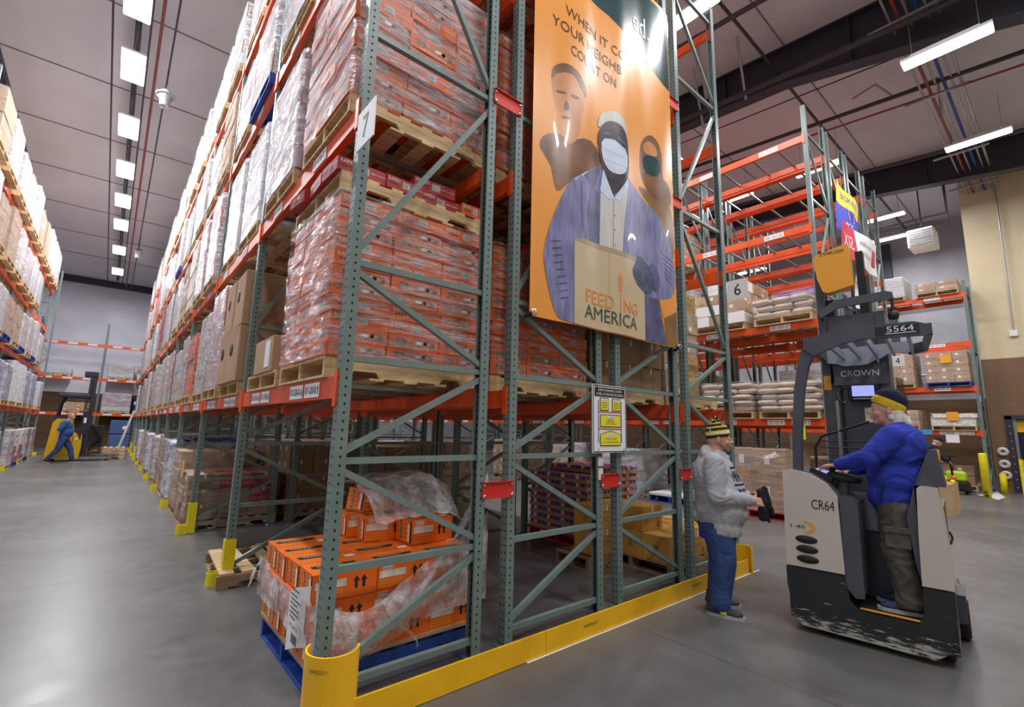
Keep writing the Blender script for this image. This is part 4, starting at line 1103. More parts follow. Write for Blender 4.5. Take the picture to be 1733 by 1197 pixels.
# pallet of can trays and of yellow brown cartons by the right corner
pallet(4.90, 4.25, 0, 'dark red pallet on the floor under the can trays', None, 'redwood', 1.1, 1.14, name='red_pallet')
load(4.90, 4.25, PH, 1.1, 1.14, ['tray'], 3, 4, 9, .098, 'tall stack of brown trays with blue and red cans', 'pallets of can trays', None, 3, jit=.005, name='can_tray_stack', cat='can trays', skip=lambda i, j, k: k > 7 and i == 0)
pallet(4.72, 2.94, 0, 'wooden pallet on the floor under the yellow brown cartons', None, 'wood_dark', 1.02, 1.22, name='floor_pallet')
GY = 'yellow brown cartons behind the guard rail'
for i, (x, y, z, lb) in enumerate(((4.73, 2.96, 0, 'front left carton of the bottom layer'), (5.14, 2.96, 0, 'front middle carton of the bottom layer'), (5.55, 2.96, 0, 'front right carton of the bottom layer'),
                                   (4.73, 3.30, 0, 'middle row left carton of the bottom layer'), (5.14, 3.30, 0, 'middle row centre carton of the bottom layer'), (5.55, 3.30, 0, 'middle row right carton of the bottom layer'),
                                   (4.73, 3.64, 0, 'back left carton of the bottom layer'), (5.14, 3.64, 0, 'back middle carton of the bottom layer'), (5.55, 3.64, 0, 'back right carton of the bottom layer'),
                                   (4.73, 3.62, 1, 'back left carton of the second layer'), (4.73, 3.28, 1, 'front left carton of the second layer'), (4.33, 3.62, 0, 'carton jutting out at the far left'), (4.33, 3.62, 1, 'upper carton at the far left of the pallet'))):
    o = put('yellow_brown_carton', carton_mesh('cardyellow', .40, .33, .27), None, (x, y, (0 if False else PH)+z*.272)); tag(o, 'yellow brown carton behind the guard rail, '+lb, 'carton', GY)
pallet(4.20, 3.62, 0, 'second wooden pallet beside the yellow brown cartons', None, 'wood_dark', .5, .55, name='small_pallet')

# ------------------------------------------------------------------ tall block right of the aisle
G5 = 'loads of the tall block'; G5P = 'pallets of the tall block'
def l5(r, n, l, dy, kk, nx, ny, nz, hc, wr, lb, w=1.02, pk='wood', seed=1, rag=0, jit=.01, dx=-.06, d=1.2, jt=.012):
    x = X5[r]+dx; y = Y0+.076+n*BAY+dy; z = (LV5[l] if l >= 0 else 0)
    pallet(x, y, z, '%s pallet: %s' % ({'wood': 'wooden', 'bluewood': 'blue', 'redwood': 'red'}[pk], 'under '+lb), G5P, pk, w)
    return load(x, y, z+PH, w, d, kk, nx, ny, nz, hc, lb, G5, wr, seed, rag, jit=jit, jitter=jt)
l5(0, 0, 0, .05, ['sack'], 2, 3, 5, .11, 'film', 'sagging tan paper sacks behind the forklift guard post', jit=.02, jt=.03)
l5(0, 0, 0, 1.18, ['sack'], 2, 3, 5, .115, 'film', 'tan paper sacks in film above the man in grey', jit=.02, seed=2)
l5(0, 0, 1, .05, ['sack'], 2, 3, 3, .13, 'film', 'low tan sacks behind the orange mast cover', jit=.02, seed=3)
l5(0, 0, 1, 1.25, ['card', 'card2', 'white'], 3, 3, 4, .22, 'film', 'bulging mixed brown load in film beside the numeral six sign', 1.15, rag=.3, jit=.02, seed=4)
l5(0, 1, 0, .1, ['card2'], 3, 3, 3, .28, 'film', 'pale brown cartons on the lowest level, third place of the tall block')
l5(0, 1, 0, 1.4, ['card'], 3, 3, 4, .28, 'film', 'brown cartons on the lowest level, fourth place of the tall block')
l5(0, 1, 1, .1, ['white', 'card2'], 3, 3, 4, .28, 'film_white', 'white cases on the second level, third place of the tall block')
l5(0, 2, 1, .1, ['card'], 3, 3, 4, .28, 'film_white', 'brown cartons on the second level, fifth place of the tall block')
l5(0, 2, 0, .1, ['white'], 3, 3, 4, .28, 'film_white', 'white cases on the lowest level, fifth place of the tall block')
l5(0, 2, 0, 1.4, ['card2'], 3, 3, 4, .28, 'film_white', 'pale cartons on the lowest level, sixth place of the tall block')
l5(1, 0, 1, .1, ['purple_print'], 3, 3, 4, .2, 'film', 'purple printed cases on the second level behind the tan sacks')
l5(1, 0, 1, 1.3, ['blue_print', 'white'], 3, 3, 3, .2, 'film', 'blue and white cases on the second level of the inner row')
l5(1, 0, 0, .1, ['card2', 'white'], 3, 3, 4, .22, 'film_white', 'pale mixed cartons on the lowest level of the inner row')
l5(1, 1, 0, .1, ['card2', 'white'], 3, 3, 4, .24, 'film_white', 'white and brown cartons deep in the tall block')
l5(2, 0, 1, .1, ['grey_print'], 3, 3, 3, .22, 'film', 'grey wrapped cases on the second level far inside the tall block')
l5(2, 1, 0, .3, ['card'], 3, 3, 4, .24, 'film', 'brown cartons on the lowest level far inside the tall block')
l5(0, 1, 2, .1, ['card2'], 3, 3, 3, .24, 'film', 'pale cartons on the third level behind the banner side posts')
l5(0, 2, 2, .2, ['card'], 3, 3, 4, .26, 'film_white', 'brown cartons high in the tall block, third level, fifth place')
l5(0, 3, 2, .2, ['card2'], 3, 3, 4, .26, 'film_white', 'pale cartons high in the tall block, third level, seventh place')
# floor level of the tall block
l5(0, 0, -1, .62, ['card'], 2, 3, 2, .56, 'film', 'large brown cartons in film standing behind the man in grey', 1.4, 'redwood', seed=7, dx=-.2, jt=.03)
mb = cloth(lambda u, v: (9.3-.1*u-.25*v*u, 3.6+.55*v-.15*u, 1.22-.42*v*(1-u)-.1*u+crumple((u, v, 0), .04, 6)), 14, 14, 'film_loose'); o = mb.build('loose_film'); tag(o, 'loose corner of clear film hanging off the large brown cartons', 'film')
l5(0, 1, -1, -.1, ['white'], 2, 2, 1, .06, None, 'flat white boards behind the yellow brown cartons', 1.0, 'bluewood', seed=8)
l5(0, 1, -1, 1.3, ['green_print', 'white'], 3, 3, 4, .24, 'film_white', 'green and white printed cases in torn film behind the guard rail', 1.2, 'wood', seed=9, dx=-.1, jt=.04)
l5(0, 2, -1, .3, ['green_print', 'card2'], 3, 3, 4, .26, 'film_white', 'greenish wrapped cases farther along the floor')
l5(0, 3, -1, .3, ['card'], 3, 3, 4, .26, 'film', 'brown cartons on the floor of the tall block, seventh place')
l5(1, 0, -1, .3, ['card3'], 3, 3, 3, .3, None, 'dark cartons on the floor inside the tall block')
l5(2, 0, -1, .3, ['card'], 3, 3, 3, .3, None, 'brown cartons on the floor far inside the tall block')
# bags of orange citrus in a wire cage seen past the steering wheel
t = thing('produce_bin', 'shallow bin of orange and yellow produce bags behind the forklift wheel', 'bin', (8.0, 2.15, 0))
t.location = (12.9, 1.75, .0)
MB().box(0, 0, 0, .9, .9, .62, 'card2').build('bin_body', t)
mb = MB(); rnd = random.Random(2)
for i in range(60):
    a, b = rnd.random()*.85+.03, rnd.random()*.85+.03; ellipsoid(mb, (a, b, .64+rnd.random()*.10), (.05, .05, .045), ('bright_orange', 'yellow2', 'lime')[rnd.randrange(3)], n=8, mth_=6)
mb.build('produce', t)

# ------------------------------------------------------------------ left wall rack loads
GW = 'loads of the left wall rack'; GWP = 'pallets of the left wall rack'
rnd = random.Random(21)
for n in range(6):
    for q in range(2):
        for l in range(-1, 4):
            if n == 5 and l > 0: continue
            if (n, q, l) in ((4, 1, 1), (4, 1, 2), (3, 1, 2), (4, 0, 2), (4, 1, 0), (0, 0, -1), (1, 0, -1), (2, 1, -1)): continue
            if n >= 5 and q == 1: continue
            y = YL[n]+.14+q*1.25; x = XL+.02-0; z = LVL[l] if l >= 0 else 0
            if l == 3: kk, kn = [(['card2'], 'pale brown'), (['card'], 'brown')][(n+q) % 2]
            elif l == -1: kk, kn = (['red_print', 'white'], 'red and white')
            elif l == 0: kk, kn = [(['blue_print'], 'blue printed'), (['white'], 'white')][(n+q) % 2]
            else: kk, kn = [(['card'], 'brown'), (['card2'], 'pale brown'), (['cream'], 'off white')][(n+q+l) % 3]
            h_ = rnd.choice((.9, 1.0, 1.1)) if l < 3 else rnd.choice((1.15, 1.0, .9))
            if l == -1: h_ = 1.0
            pn = '%s place from the picture edge' % places[n*2+q]
            lv = 'floor' if l < 0 else lvn[l]+' level'
            pallet(x, y, z, 'pallet of the left wall rack, %s, %s' % (lv, pn), GWP, 'bluewood' if (l in (1, -1) and q) else 'wood')
            load(x, y, z+PH, 1.02, 1.18, kk, 2, 2, 4 if l >= 0 else 6, h_/(4 if l >= 0 else 6), '%s cartons in the left wall rack, %s, %s' % (kn, lv, pn), GW, 'film_white' if (l+n+q) % 3 else 'film', n+q)
# ------------------------------------------------------------------ far wall rack loads
GB = 'loads of the far wall rack'
def lb_(x, l, w, d, kk, nx, nz, hc, wr, lb, pk='wood'):
    z = LVB[l] if l >= 0 else 0
    pallet(x, YB+.02, z, 'pallet under the '+lb, 'pallets of the far wall rack', pk, d, w); load(x, YB+.02, z+PH, d, w, kk, nx, 2, nz, hc, lb, GB, wr, 3)
lb_(-.35, 1, 1.15, .95, ['card2', 'white'], 2, 3, .22, 'film_white', 'pale wrapped load high on the far rack right of the mast')
lb_(.95, 1, 1.0, .95, ['card', 'white'], 2, 2, .25, 'film', 'brown load high on the far wall rack at its right end')
lb_(-3.0, 1, 1.2, .95, ['white'], 2, 2, .13, 'film_white', 'low white load high on the far wall rack at its left end')
lb_(-.4, 0, 1.25, .95, ['red_print', 'white'], 2, 4, .24, 'film_white', 'red and white wrapped load on the lowest far beam')
lb_(-2.0, 0, 1.1, .95, ['card2'], 2, 2, .2, None, 'open brown cartons on the lowest far beam behind the yellow forklift')
for i, (x, lv_) in enumerate(((1.05, 1), (1.62, 1))):
    t = thing('plastic_drum', ['black plastic drum on the far rack beside the red and white load', 'second black plastic drum at the right end of the far rack'][i], 'drum', (x+.1, YB+.5, LVB[0]+.0))
    MB().lathe([(.001, 0), (.27, 0), (.28, .04), (.28, .3), (.29, .33), (.28, .36), (.28, .85), (.26, .9), (.001, .92)], 'navy', 20).build('drum_body', t); 
    MB().lathe([(.001, 0), (.12, 0), (.12, -.005), (.001, -.005)], 'white', 14, Matrix.Translation((-.05, -.285, .6)) @ Matrix.Rotation(R(-90), 4, 'X')).build('round_label', t, label='white round label')
t = thing('blue_bin', 'tall blue plastic bin standing on a pallet by the far wall', 'bin', (.10, 31.6, PH))
MB().bbox(0, 0, 0, .85, .8, .62, 'blue_bin', .03).bbox(0, .02, .66, .85, .8, 1.35, 'blue_bin', .03).box(.02, .03, .6, .83, .78, .68, 'navy').build('bin_body', t) if MT.setdefault('blue_bin', mat('blue_bin', (.06, .12, .30), .5)) else None
MB().lathe([(.001, 0), (.12, 0), (.12, .004), (.001, .004)], 'white', 16, Matrix.Translation((.6, -.002, .95)) @ Matrix.Rotation(R(90), 4, 'X')).build('round_label', t, label='white round label')
pallet(-.92, 31.4, 0, 'wooden pallet under the tall blue bin by the far wall', None, 'wood', 1.0, 1.9, name='long_pallet')
o = put('small_carton', carton_mesh('card', .6, .5, .35), None, (-.80, 31.5, PH)); tag(o, 'small open brown carton beside the tall blue bin', 'carton')
for i, z in enumerate((.05, .20, .35)):
    pallet(-.55, 24.6, z-.05+i*0, '%s pallet in the low stack behind the yellow forklift forks' % ['bottom', 'middle', 'top'][i], 'stack of empty pallets', 'wood', 1.0, 1.2)
o = MB().bar((.42, 27.6, .01), (.85, 27.7, 1.95), .10, .06, 'cream').build('white_board'); tag(o, 'pale board leaning behind the yellow forklift', 'board')

# ------------------------------------------------------------------ recess rack loads
G3 = 'loads of the recess rack'
def l3(dy, l, w, d, kk, nx, ny, nz, hc, wr, lb, pk='wood', jit=.008, rag=0):
    x = X3-.08; y = Y3+.076+dy; z = LV3[l]
    pallet(x, y, z, 'pallet under the '+lb, 'pallets of the recess rack', pk, w, d); return load(x, y, z+PH, w, d, kk, nx, ny, nz, hc, lb, G3, wr, int(dy*10), rag, jit=jit)
l3(1.36, 3, 1.0, 1.15, ['white'], 3, 3, 5, .13, 'film_white', 'white wrapped block of cases at the top left of the recess rack')
l3(.08, 3, 1.0, 1.15, ['card', 'card2'], 2, 2, 2, .16, 'film', 'low brown cartons at the top right of the recess rack')
l3(1.34, 1, 1.0, 1.15, ['card'], 3, 3, 4, .25, 'film', 'brown wrapped cartons with an orange sheet, left on the recess rack')
l3(.06, 1, 1.0, 1.15, ['card'], 3, 3, 4, .23, 'film', 'brown wrapped cartons with an orange sheet over the blue pallet', 'bluewood')
l3(1.34, 0, 1.0, 1.15, ['card', 'card2'], 3, 3, 3, .16, 'film', 'mixed small brown cartons on the lowest level of the recess rack', rag=.4)
l3(.06, 0, 1.0, 1.15, ['white', 'cream'], 2, 1, 3, .12, 'film', 'flat white bundles on the lowest level of the recess rack', jit=.04)
for i, (dy, z, lb) in enumerate(((1.75, 3.07+.95, 'orange notice sheet on the left wrapped cartons of the recess rack'), (.5, 3.07+.85, 'orange notice sheet on the right wrapped cartons of the recess rack'), (1.7, 1.76+.52, 'orange notice sheet on the mixed small cartons'), (.5, 1.76+.42, 'orange notice sheet on the flat white bundles'))):
    o = MB().box(X3-.125, Y3+dy, z-.13, X3-.12, Y3+dy+.26, z+.13, 'fork_orange').build('notice_sheet'); tag(o, lb, 'sheet', 'orange notice sheets of the recess rack')
o = MB().box(X3-.005, Y3+.55, 1.40, X3-.001, Y3+.85, 1.74, 'paper').build('paper_sign'); tag(o, 'white paper sign hanging from the lowest beam of the recess rack', 'sign')
o = MB().box(X3-.02, Y3-.005, 2.6, X3+.1, Y3-.001, 2.78, 'paper').build('paper_label'); tag(o, 'small white label on the upright beside the beige wall', 'label')
o = MB().box(X3-.005, Y3+1.15, 1.63, X3-.001, Y3+1.5, 1.78, 'bluesheet' if MT.setdefault('bluesheet', mat('bluesheet', (.05, .35, .75), .5)) else '').build('blue_sheet'); tag(o, 'light blue sheet hanging over the stooping worker', 'sheet')
for i in range(5):
    o = put('floor_carton', carton_mesh('card3', .4, .45, .28), None, (20.0+(i % 2)*.05, 2.15+(i % 3)*.5, PH+(i//3)*.29)); tag(o, 'brown carton on the floor of the recess rack, %s' % ['near one of the bottom layer', 'middle one of the bottom layer', 'far one of the bottom layer', 'near one on top', 'far one on top'][i], 'carton', 'floor cartons of the recess rack')
pallet(19.95, 2.1, 0, 'wooden pallet under the floor cartons of the recess rack', None, 'wood', 1.5, .9, name='floor_pallet')
# bollard and hanging rolls by the wall corner
mb = MB(); mb.lathe([(.001, 0), (.085, 0), (.085, 1.12), (.075, 1.15), (.001, 1.16)], 'yellow2', 24); mb.box(-.088, -.03, .03, -.084, .03, .10, 'ink'); mb.box(-.088, -.02, .13, -.084, .05, .17, 'ink')
o = mb.build('bollard', None, (17.9, 1.72, 0)); tag(o, 'round yellow bollard in front of the recess', 'bollard')
mb = MB(); mb.lathe([(.001, 0), (.075, 0), (.075, .55), (.001, .56)], 'yellow2', 20); o = mb.build('short_bollard', None, (20.0, 1.55, 0)); tag(o, 'short yellow bollard below the hanging hose rings', 'bollard')
for i, z in enumerate((1.18, .82, .50)):
    T = Matrix.Translation((20.28, 1.50, z)) @ Matrix.Rotation(R(70), 4, 'Y')
    mb = MB(); pts = [(.085*math.cos(a), .085*math.sin(a), 0) for a in [2*math.pi*k/20 for k in range(21)]]
    mb.tube([T @ Vector(p) for p in pts], .045, 'white', 8); o = mb.build('hose_ring'); tag(o, '%s of the three white rings hanging at the wall corner' % ['top', 'middle', 'bottom'][i], 'ring', 'white rings at the wall corner')
o = MB().quad([(17.6, 1.5, .002), (18.6, 1.45, .002), (20.2, 1.72, .002), (18.6, 2.0, .002)], 'white').build('floor_marking'); tag(o, 'white painted patch on the floor around the bollard', 'floor marking')
# ------------------------------------------------------------------ hanging vinyl banner at the near end of the racks
M_('ban_orange', (.84, .33, .05), .34, noise=(1.2, .05), coat=.15)
M_('ban_green', (.02, .06, .065), .25, coat=.15); M_('ban_dark', (.20, .085, .035), .3, noise=(5, .35), coat=.15); M_('ban_face', (.62, .27, .09), .3, noise=(4, .2), coat=.15)
M_('ban_brown', (.22, .10, .03), .3, noise=(4, .5), coat=.15)
M_('ban_skin', (.045, .03, .04), .3, noise=(12, .5), coat=.15); M_('ban_mask', (.62, .70, .86), .3, noise=(8, .08), coat=.15)
M_('ban_jacket', (.20, .20, .38), .35, noise=(4, .35, (4, 1, 1)), coat=.15); M_('ban_jacket_dark', (.10, .10, .22), .35, noise=(7, .4), coat=.15)
M_('ban_shirt', (.62, .60, .58), .3, noise=(3, .08, (5, 1, 1)), coat=.15); M_('ban_box', (.60, .47, .30), .3, noise=(1.5, .08), coat=.15); M_('ban_flap', (.42, .32, .20), .3, coat=.15)
M_('ban_glove', (.07, .09, .17), .3, noise=(14, .4), coat=.15); M_('ban_text', (.10, .05, .03), .3, coat=.15); M_('ban_logo', (.80, .30, .06), .3, coat=.15); M_('ban_logo2', (.03, .09, .06), .3, coat=.15)
BZ0, BZ1, BX0, BX1, BYP = 2.42, 6.55, 2.44, 4.62, 2.70
def bwave(p, off=0):
    x, z = p[0], p[2]
    y = BYP+.010*math.sin((x-BX0)*9.0+.25*math.sin(z*.9))+.0012*math.sin((x-BX0)*23+.3*z)
    return Vector((x, y-off, z))
def bpoly(poly, k, lay, mb):
    import bmesh
    bm = bmesh.new(); vs = [bm.verts.new((x, 0, z)) for x, z in poly]
    f = bm.faces.new(vs); bmesh.ops.triangulate(bm, faces=[f])
    for _ in range(6):
        es = [e for e in bm.edges if e.calc_length() > .045]
        if not es: break
        bmesh.ops.subdivide_edges(bm, edges=es, cuts=1); bmesh.ops.triangulate(bm, faces=[f for f in bm.faces if len(f.verts) > 3])
    bm.normal_update(); bm.verts.index_update()
    V = [bwave(v.co, .0008*lay) for v in bm.verts]
    F = [tuple(v.index for v in (f.verts if f.normal.y < 0 else reversed(f.verts))) for f in bm.faces]
    mb.add(V, F, k, True); bm.free()
t = thing('banner', 'tall orange vinyl banner of a masked man holding a box, hung on the rack end', 'banner', (0, 0, 0))
nx, nz = 96, 60
mb = MB(); vs = [bwave((BX0+(BX1-BX0)*i/nx, 0, BZ0+.05*math.sin(math.pi*i/nx)*0+(BZ1-BZ0)*j/nz)) for j in range(nz+1) for i in range(nx+1)]
mb.add(vs, [(j*(nx+1)+i, j*(nx+1)+i+1, (j+1)*(nx+1)+i+1, (j+1)*(nx+1)+i) for j in range(nz) for i in range(nx)], 'ban_orange', True)
sheet = mb.build('vinyl_sheet', t)
PB = {
'green':[(2.44,6.5),(2.80,5.98),(3.10,5.80),(3.48,5.80),(3.79,5.76),(3.98,5.68),(4.32,5.59),(4.46,5.51),(4.61,5.51),(4.61,6.5)],
'man_face':[(2.66,4.64),(2.71,4.79),(2.85,4.89),(3.03,4.88),(3.11,4.76),(3.10,4.58),(3.03,4.39),(3.02,4.20),(2.88,4.06),(2.77,4.15),(2.75,4.30),(2.69,4.47)],
'man_body':[(2.51,3.92),(2.58,4.05),(2.77,4.15),(2.88,4.05),(3.02,4.21),(3.25,4.26),(3.39,4.08),(3.12,3.87),(2.88,3.71),(2.75,3.56),(2.70,3.62),(2.69,3.76),(2.58,3.86)],
'man_hair':[(2.66,4.63),(2.67,4.74),(2.75,4.83),(2.88,4.89),(3.03,4.86),(3.12,4.76),(3.12,4.64),(3.05,4.70),(2.97,4.80),(2.85,4.79),(2.73,4.72),(2.68,4.64)],
'brow':[(2.72,4.55),(2.85,4.58),(2.85,4.56),(2.72,4.52)],'brow2':[(2.90,4.59),(3.02,4.61),(3.01,4.58),(2.90,4.56)],'nose':[(2.84,4.52),(2.90,4.42),(2.80,4.37)],'mouth':[(2.78,4.32),(2.90,4.35),(2.88,4.32),(2.79,4.29)],
'woman_hair':[(3.98,4.48),(4.04,4.64),(4.18,4.77),(4.33,4.73),(4.40,4.55),(4.36,4.32),(4.51,4.29),(4.59,4.13),(4.47,3.93),(4.25,3.96),(4.09,4.09),(3.98,4.22)],
'woman_face':[(4.05,4.59),(4.16,4.68),(4.28,4.65),(4.31,4.53),(4.07,4.49)],'woman_mask':[(4.04,4.48),(4.31,4.53),(4.37,4.40),(4.26,4.27),(4.06,4.29)],
'woman_body':[(3.89,4.06),(4.09,4.09),(4.30,4.03),(4.61,4.03),(4.61,3.36),(4.45,3.51),(4.25,3.86)],
'orange_r':[(4.25,2.89),(4.48,2.95),(4.61,3.02),(4.61,2.83),(4.34,2.71)],'brown_r':[(4.34,2.72),(4.61,2.83),(4.61,2.43),(4.37,2.43)],
'jacket':[(3.37,4.10),(3.06,3.86),(2.88,3.72),(2.76,3.48),(2.63,3.17),(2.59,2.98),(2.60,2.86),(2.67,2.62),(2.74,2.47),(2.80,2.44),(2.94,2.43),(4.01,2.43),(4.01,2.90),(4.25,2.89),(4.48,2.95),(4.60,3.09),(4.60,3.32),(4.55,3.46),(4.45,3.62),(4.29,3.85),(4.04,3.94),(3.80,4.05),(3.73,4.10)],
'lower':[(4.02,2.90),(4.25,2.89),(4.28,2.74),(4.37,2.43),(4.01,2.43)],
'cap':[(3.30,4.42),(3.31,4.55),(3.37,4.63),(3.50,4.72),(3.65,4.74),(3.73,4.66),(3.74,4.52),(3.61,4.61),(3.43,4.58)],
'jacket_inner':[(3.37,4.09),(3.07,3.85),(3.19,3.80),(3.31,3.76),(3.31,3.23),(3.17,3.21),(3.12,3.52)],
'shirt':[(3.37,4.00),(3.33,3.76),(3.31,3.21),(3.63,3.22),(3.67,3.58),(3.75,4.01),(3.72,4.04),(3.52,3.78)],
'face':[(3.30,4.40),(3.43,4.58),(3.61,4.63),(3.73,4.56),(3.77,4.37),(3.77,4.16),(3.73,4.04),(3.52,3.79),(3.39,3.85),(3.34,4.11),(3.29,4.28)],
'mask':[(3.35,4.35),(3.53,4.41),(3.57,4.40),(3.74,4.36),(3.73,4.15),(3.65,4.07),(3.52,4.04),(3.42,4.06),(3.35,4.17)],
'collar':[(3.37,4.03),(3.52,3.78),(3.45,3.74),(3.32,3.79)],'collar2':[(3.74,4.06),(3.74,3.96),(3.61,3.78),(3.53,3.78)],
'box':[(2.94,3.18),(2.94,2.43),(4.01,2.43),(4.01,2.90),(3.92,3.22)],'flap':[(2.94,3.18),(3.92,3.22),(3.95,3.26),(3.44,3.25),(3.05,3.23)],
'glove':[(3.79,3.13),(3.88,3.19),(3.86,3.25),(3.95,3.31),(4.08,3.23),(4.17,3.12),(4.17,2.99),(4.08,2.92),(3.94,2.94),(3.82,3.03)],
'sleeve_end':[(4.08,3.23),(4.18,3.27),(4.27,3.16),(4.26,3.01),(4.17,2.95),(4.17,3.12)]}
KB = dict(green='ban_green', man_face='ban_face', man_body='ban_dark', man_hair='ban_dark', brow='ban_dark', brow2='ban_dark', nose='ban_brown', mouth='ban_dark', woman_hair='ban_dark', woman_face='ban_face', woman_mask='ban_green',
          woman_body='ban_brown', orange_r='ban_orange', brown_r='ban_brown', jacket='ban_jacket', lower='ban_jacket_dark', cap='ban_shirt', jacket_inner='ban_jacket_dark', shirt='ban_shirt', face='ban_skin', mask='ban_mask', collar='ban_mask', collar2='ban_mask', box='ban_box', flap='ban_flap', glove='ban_glove', sleeve_end='ban_jacket_dark')
mb = MB()
LY = {'brow': 3, 'brow2': 3, 'nose': 2, 'mouth': 2, 'man_hair': 2, 'woman_face': 2, 'woman_mask': 3, 'woman_body': 1, 'orange_r': 4, 'brown_r': 4, 'jacket': 5, 'lower': 6, 'jacket_inner': 6, 'cap': 7, 'shirt': 7, 'face': 8, 'mask': 9, 'collar': 9, 'collar2': 9, 'box': 10, 'flap': 11, 'glove': 12, 'sleeve_end': 12}
def soft(P, it=2):
    for _ in range(it):
        Q_ = []
        for i in range(len(P)):
            a, b = P[i], P[(i+1) % len(P)]
            Q_ += [(a[0]*.75+b[0]*.25, a[1]*.75+b[1]*.25), (a[0]*.25+b[0]*.75, a[1]*.25+b[1]*.75)]
        P = Q_
    return P
for k in PB:
    if k not in ('green', 'box', 'flap', 'shirt', 'lower', 'orange_r', 'brown_r', 'jacket_inner', 'collar', 'collar2'): PB[k] = soft(PB[k], 1 if k in ('jacket', 'man_hair', 'man_face', 'mask', 'woman_face', 'woman_mask', 'man_body', 'cap', 'woman_hair') else 2)
PB['jacket'] = [p for p in PB['jacket']]
for k in PB: bpoly(PB[k], KB[k], LY.get(k, 1), mb)
bpoly([(3.38, 4.40), (3.48, 4.43), (3.48, 4.46), (3.38, 4.43)], 'ban_jacket_dark', 10, mb); bpoly([(3.58, 4.44), (3.70, 4.41), (3.70, 4.44), (3.58, 4.47)], 'ban_jacket_dark', 10, mb)
# seams of the mask, buttons, fingers, arm crease
def strip(x0, z0, x1, z1, wd, k, lay):
    d = Vector((x1-x0, z1-z0)); n = Vector((-d.y, d.x)).normalized()*wd/2
    bpoly([(x0-n.x, z0-n.y), (x1-n.x, z1-n.y), (x1+n.x, z1+n.y), (x0+n.x, z0+n.y)], k, lay, mb)
strip(3.51, 3.76, 3.50, 3.23, .012, 'ban_flap', 8)
for z in (3.6, 3.45, 3.3): bpoly([(3.53+.012*math.cos(a), z+.012*math.sin(a)) for a in [i*math.pi/4 for i in range(8)]], 'ban_flap', 8, mb)
for (a, b, c, d) in ((3.84, 3.16, 3.98, 3.10), (3.82, 3.11, 3.97, 3.06), (3.84, 3.05, 3.97, 3.02), (3.89, 3.00, 4.0, 2.99)): strip(a, b, c, d, .008, 'ban_skin', 13)
for (a, b, c, d) in ((4.38, 3.6, 4.32, 3.42), (3.04, 3.75, 3.06, 3.3)): strip(a, b, c, d, .012, 'ban_jacket_dark', 7)
for k_ in range(9): strip(2.67+.014*k_, 3.10-.06*k_, 2.78+.012*k_, 3.13-.06*k_, .012, 'ban_jacket_dark', 7)
for k_ in range(6): strip(4.33+.01*k_, 3.42-.05*k_, 4.55-.004*k_, 3.38-.055*k_, .008, 'ban_jacket_dark', 7)
strip(3.36, 4.25, 3.74, 4.27, .006, 'ban_shirt', 10); strip(3.38, 4.15, 3.72, 4.17, .006, 'ban_shirt', 10)
strip(3.44, 3.2, 3.44, 2.45, .006, 'ban_flap', 11)
def btext(s, cx, cz, wd, h, k, lay=13):
    import bmesh
    vs, fs = text_geo(s); bm = bmesh.new(); V = [bm.verts.new((cx+v[0]*wd, 0, cz+v[1]*h)) for v in vs]
    for f in fs:
        try: bm.faces.new([V[i] for i in f])
        except ValueError: pass
    bmesh.ops.triangulate(bm, faces=bm.faces[:])
    for _ in range(4):
        es = [e for e in bm.edges if e.calc_length() > .035]
        if not es: break
        bmesh.ops.subdivide_edges(bm, edges=es, cuts=1); bmesh.ops.triangulate(bm, faces=[f for f in bm.faces if len(f.verts) > 3])
    bm.verts.index_update()
    mb.add([bwave(v.co, .0008*lay+.0012) for v in bm.verts], [tuple(v.index for v in f.verts) for f in bm.faces], k); bm.free()
btext('WHEN IT CO', 3.28, 5.44, .90, .105, 'ban_text', 3); btext('YOUR NEIGHB', 3.17, 5.25, 1.0, .105, 'ban_text', 3); btext('COUNT ON', 3.24, 5.06, .68, .105, 'ban_text', 3); btext('ed.', 4.05, 6.05, .30, .26, 'white', 4)
btext('FEED', 3.30, 2.715, .40, .125, 'ban_logo'); btext('NG', 3.755, 2.715, .23, .125, 'ban_logo'); btext('AMERICA', 3.47, 2.57, .78, .125, 'ban_logo2')
strip(3.595, 2.83, 3.595, 2.62, .016, 'ban_logo', 13)
for i in range(4):
    z = 2.84+i*.038
    for s_ in (-1, 1): bpoly([(3.595+s_*.006, z), (3.595+s_*.03, z+.02), (3.595+s_*.024, z+.045), (3.595+s_*.004, z+.025)], 'ban_logo', 13, mb)
bpoly([(3.595, 2.985), (3.606, 3.005), (3.595, 3.035), (3.584, 3.005)], 'ban_logo', 13, mb)
mb.build('printed_picture', t)
for (x, z) in ((BX0+.02, BZ0+.02), (BX1-.02, BZ0+.02)):
    mb = MB(); mb.tube([(x, BYP-.02, z), (x-.03 if x < 3 else x+.03, BYP+.05, z-.03)], .018, 'black'); mb.lathe([(.018, 0), (.03, 0), (.03, .004), (.018, .004)], 'bolt', 12, Matrix.Translation((x, BYP-.03, z)) @ Matrix.Rotation(R(90), 4, 'X')); mb.build('grommet_tie', t)

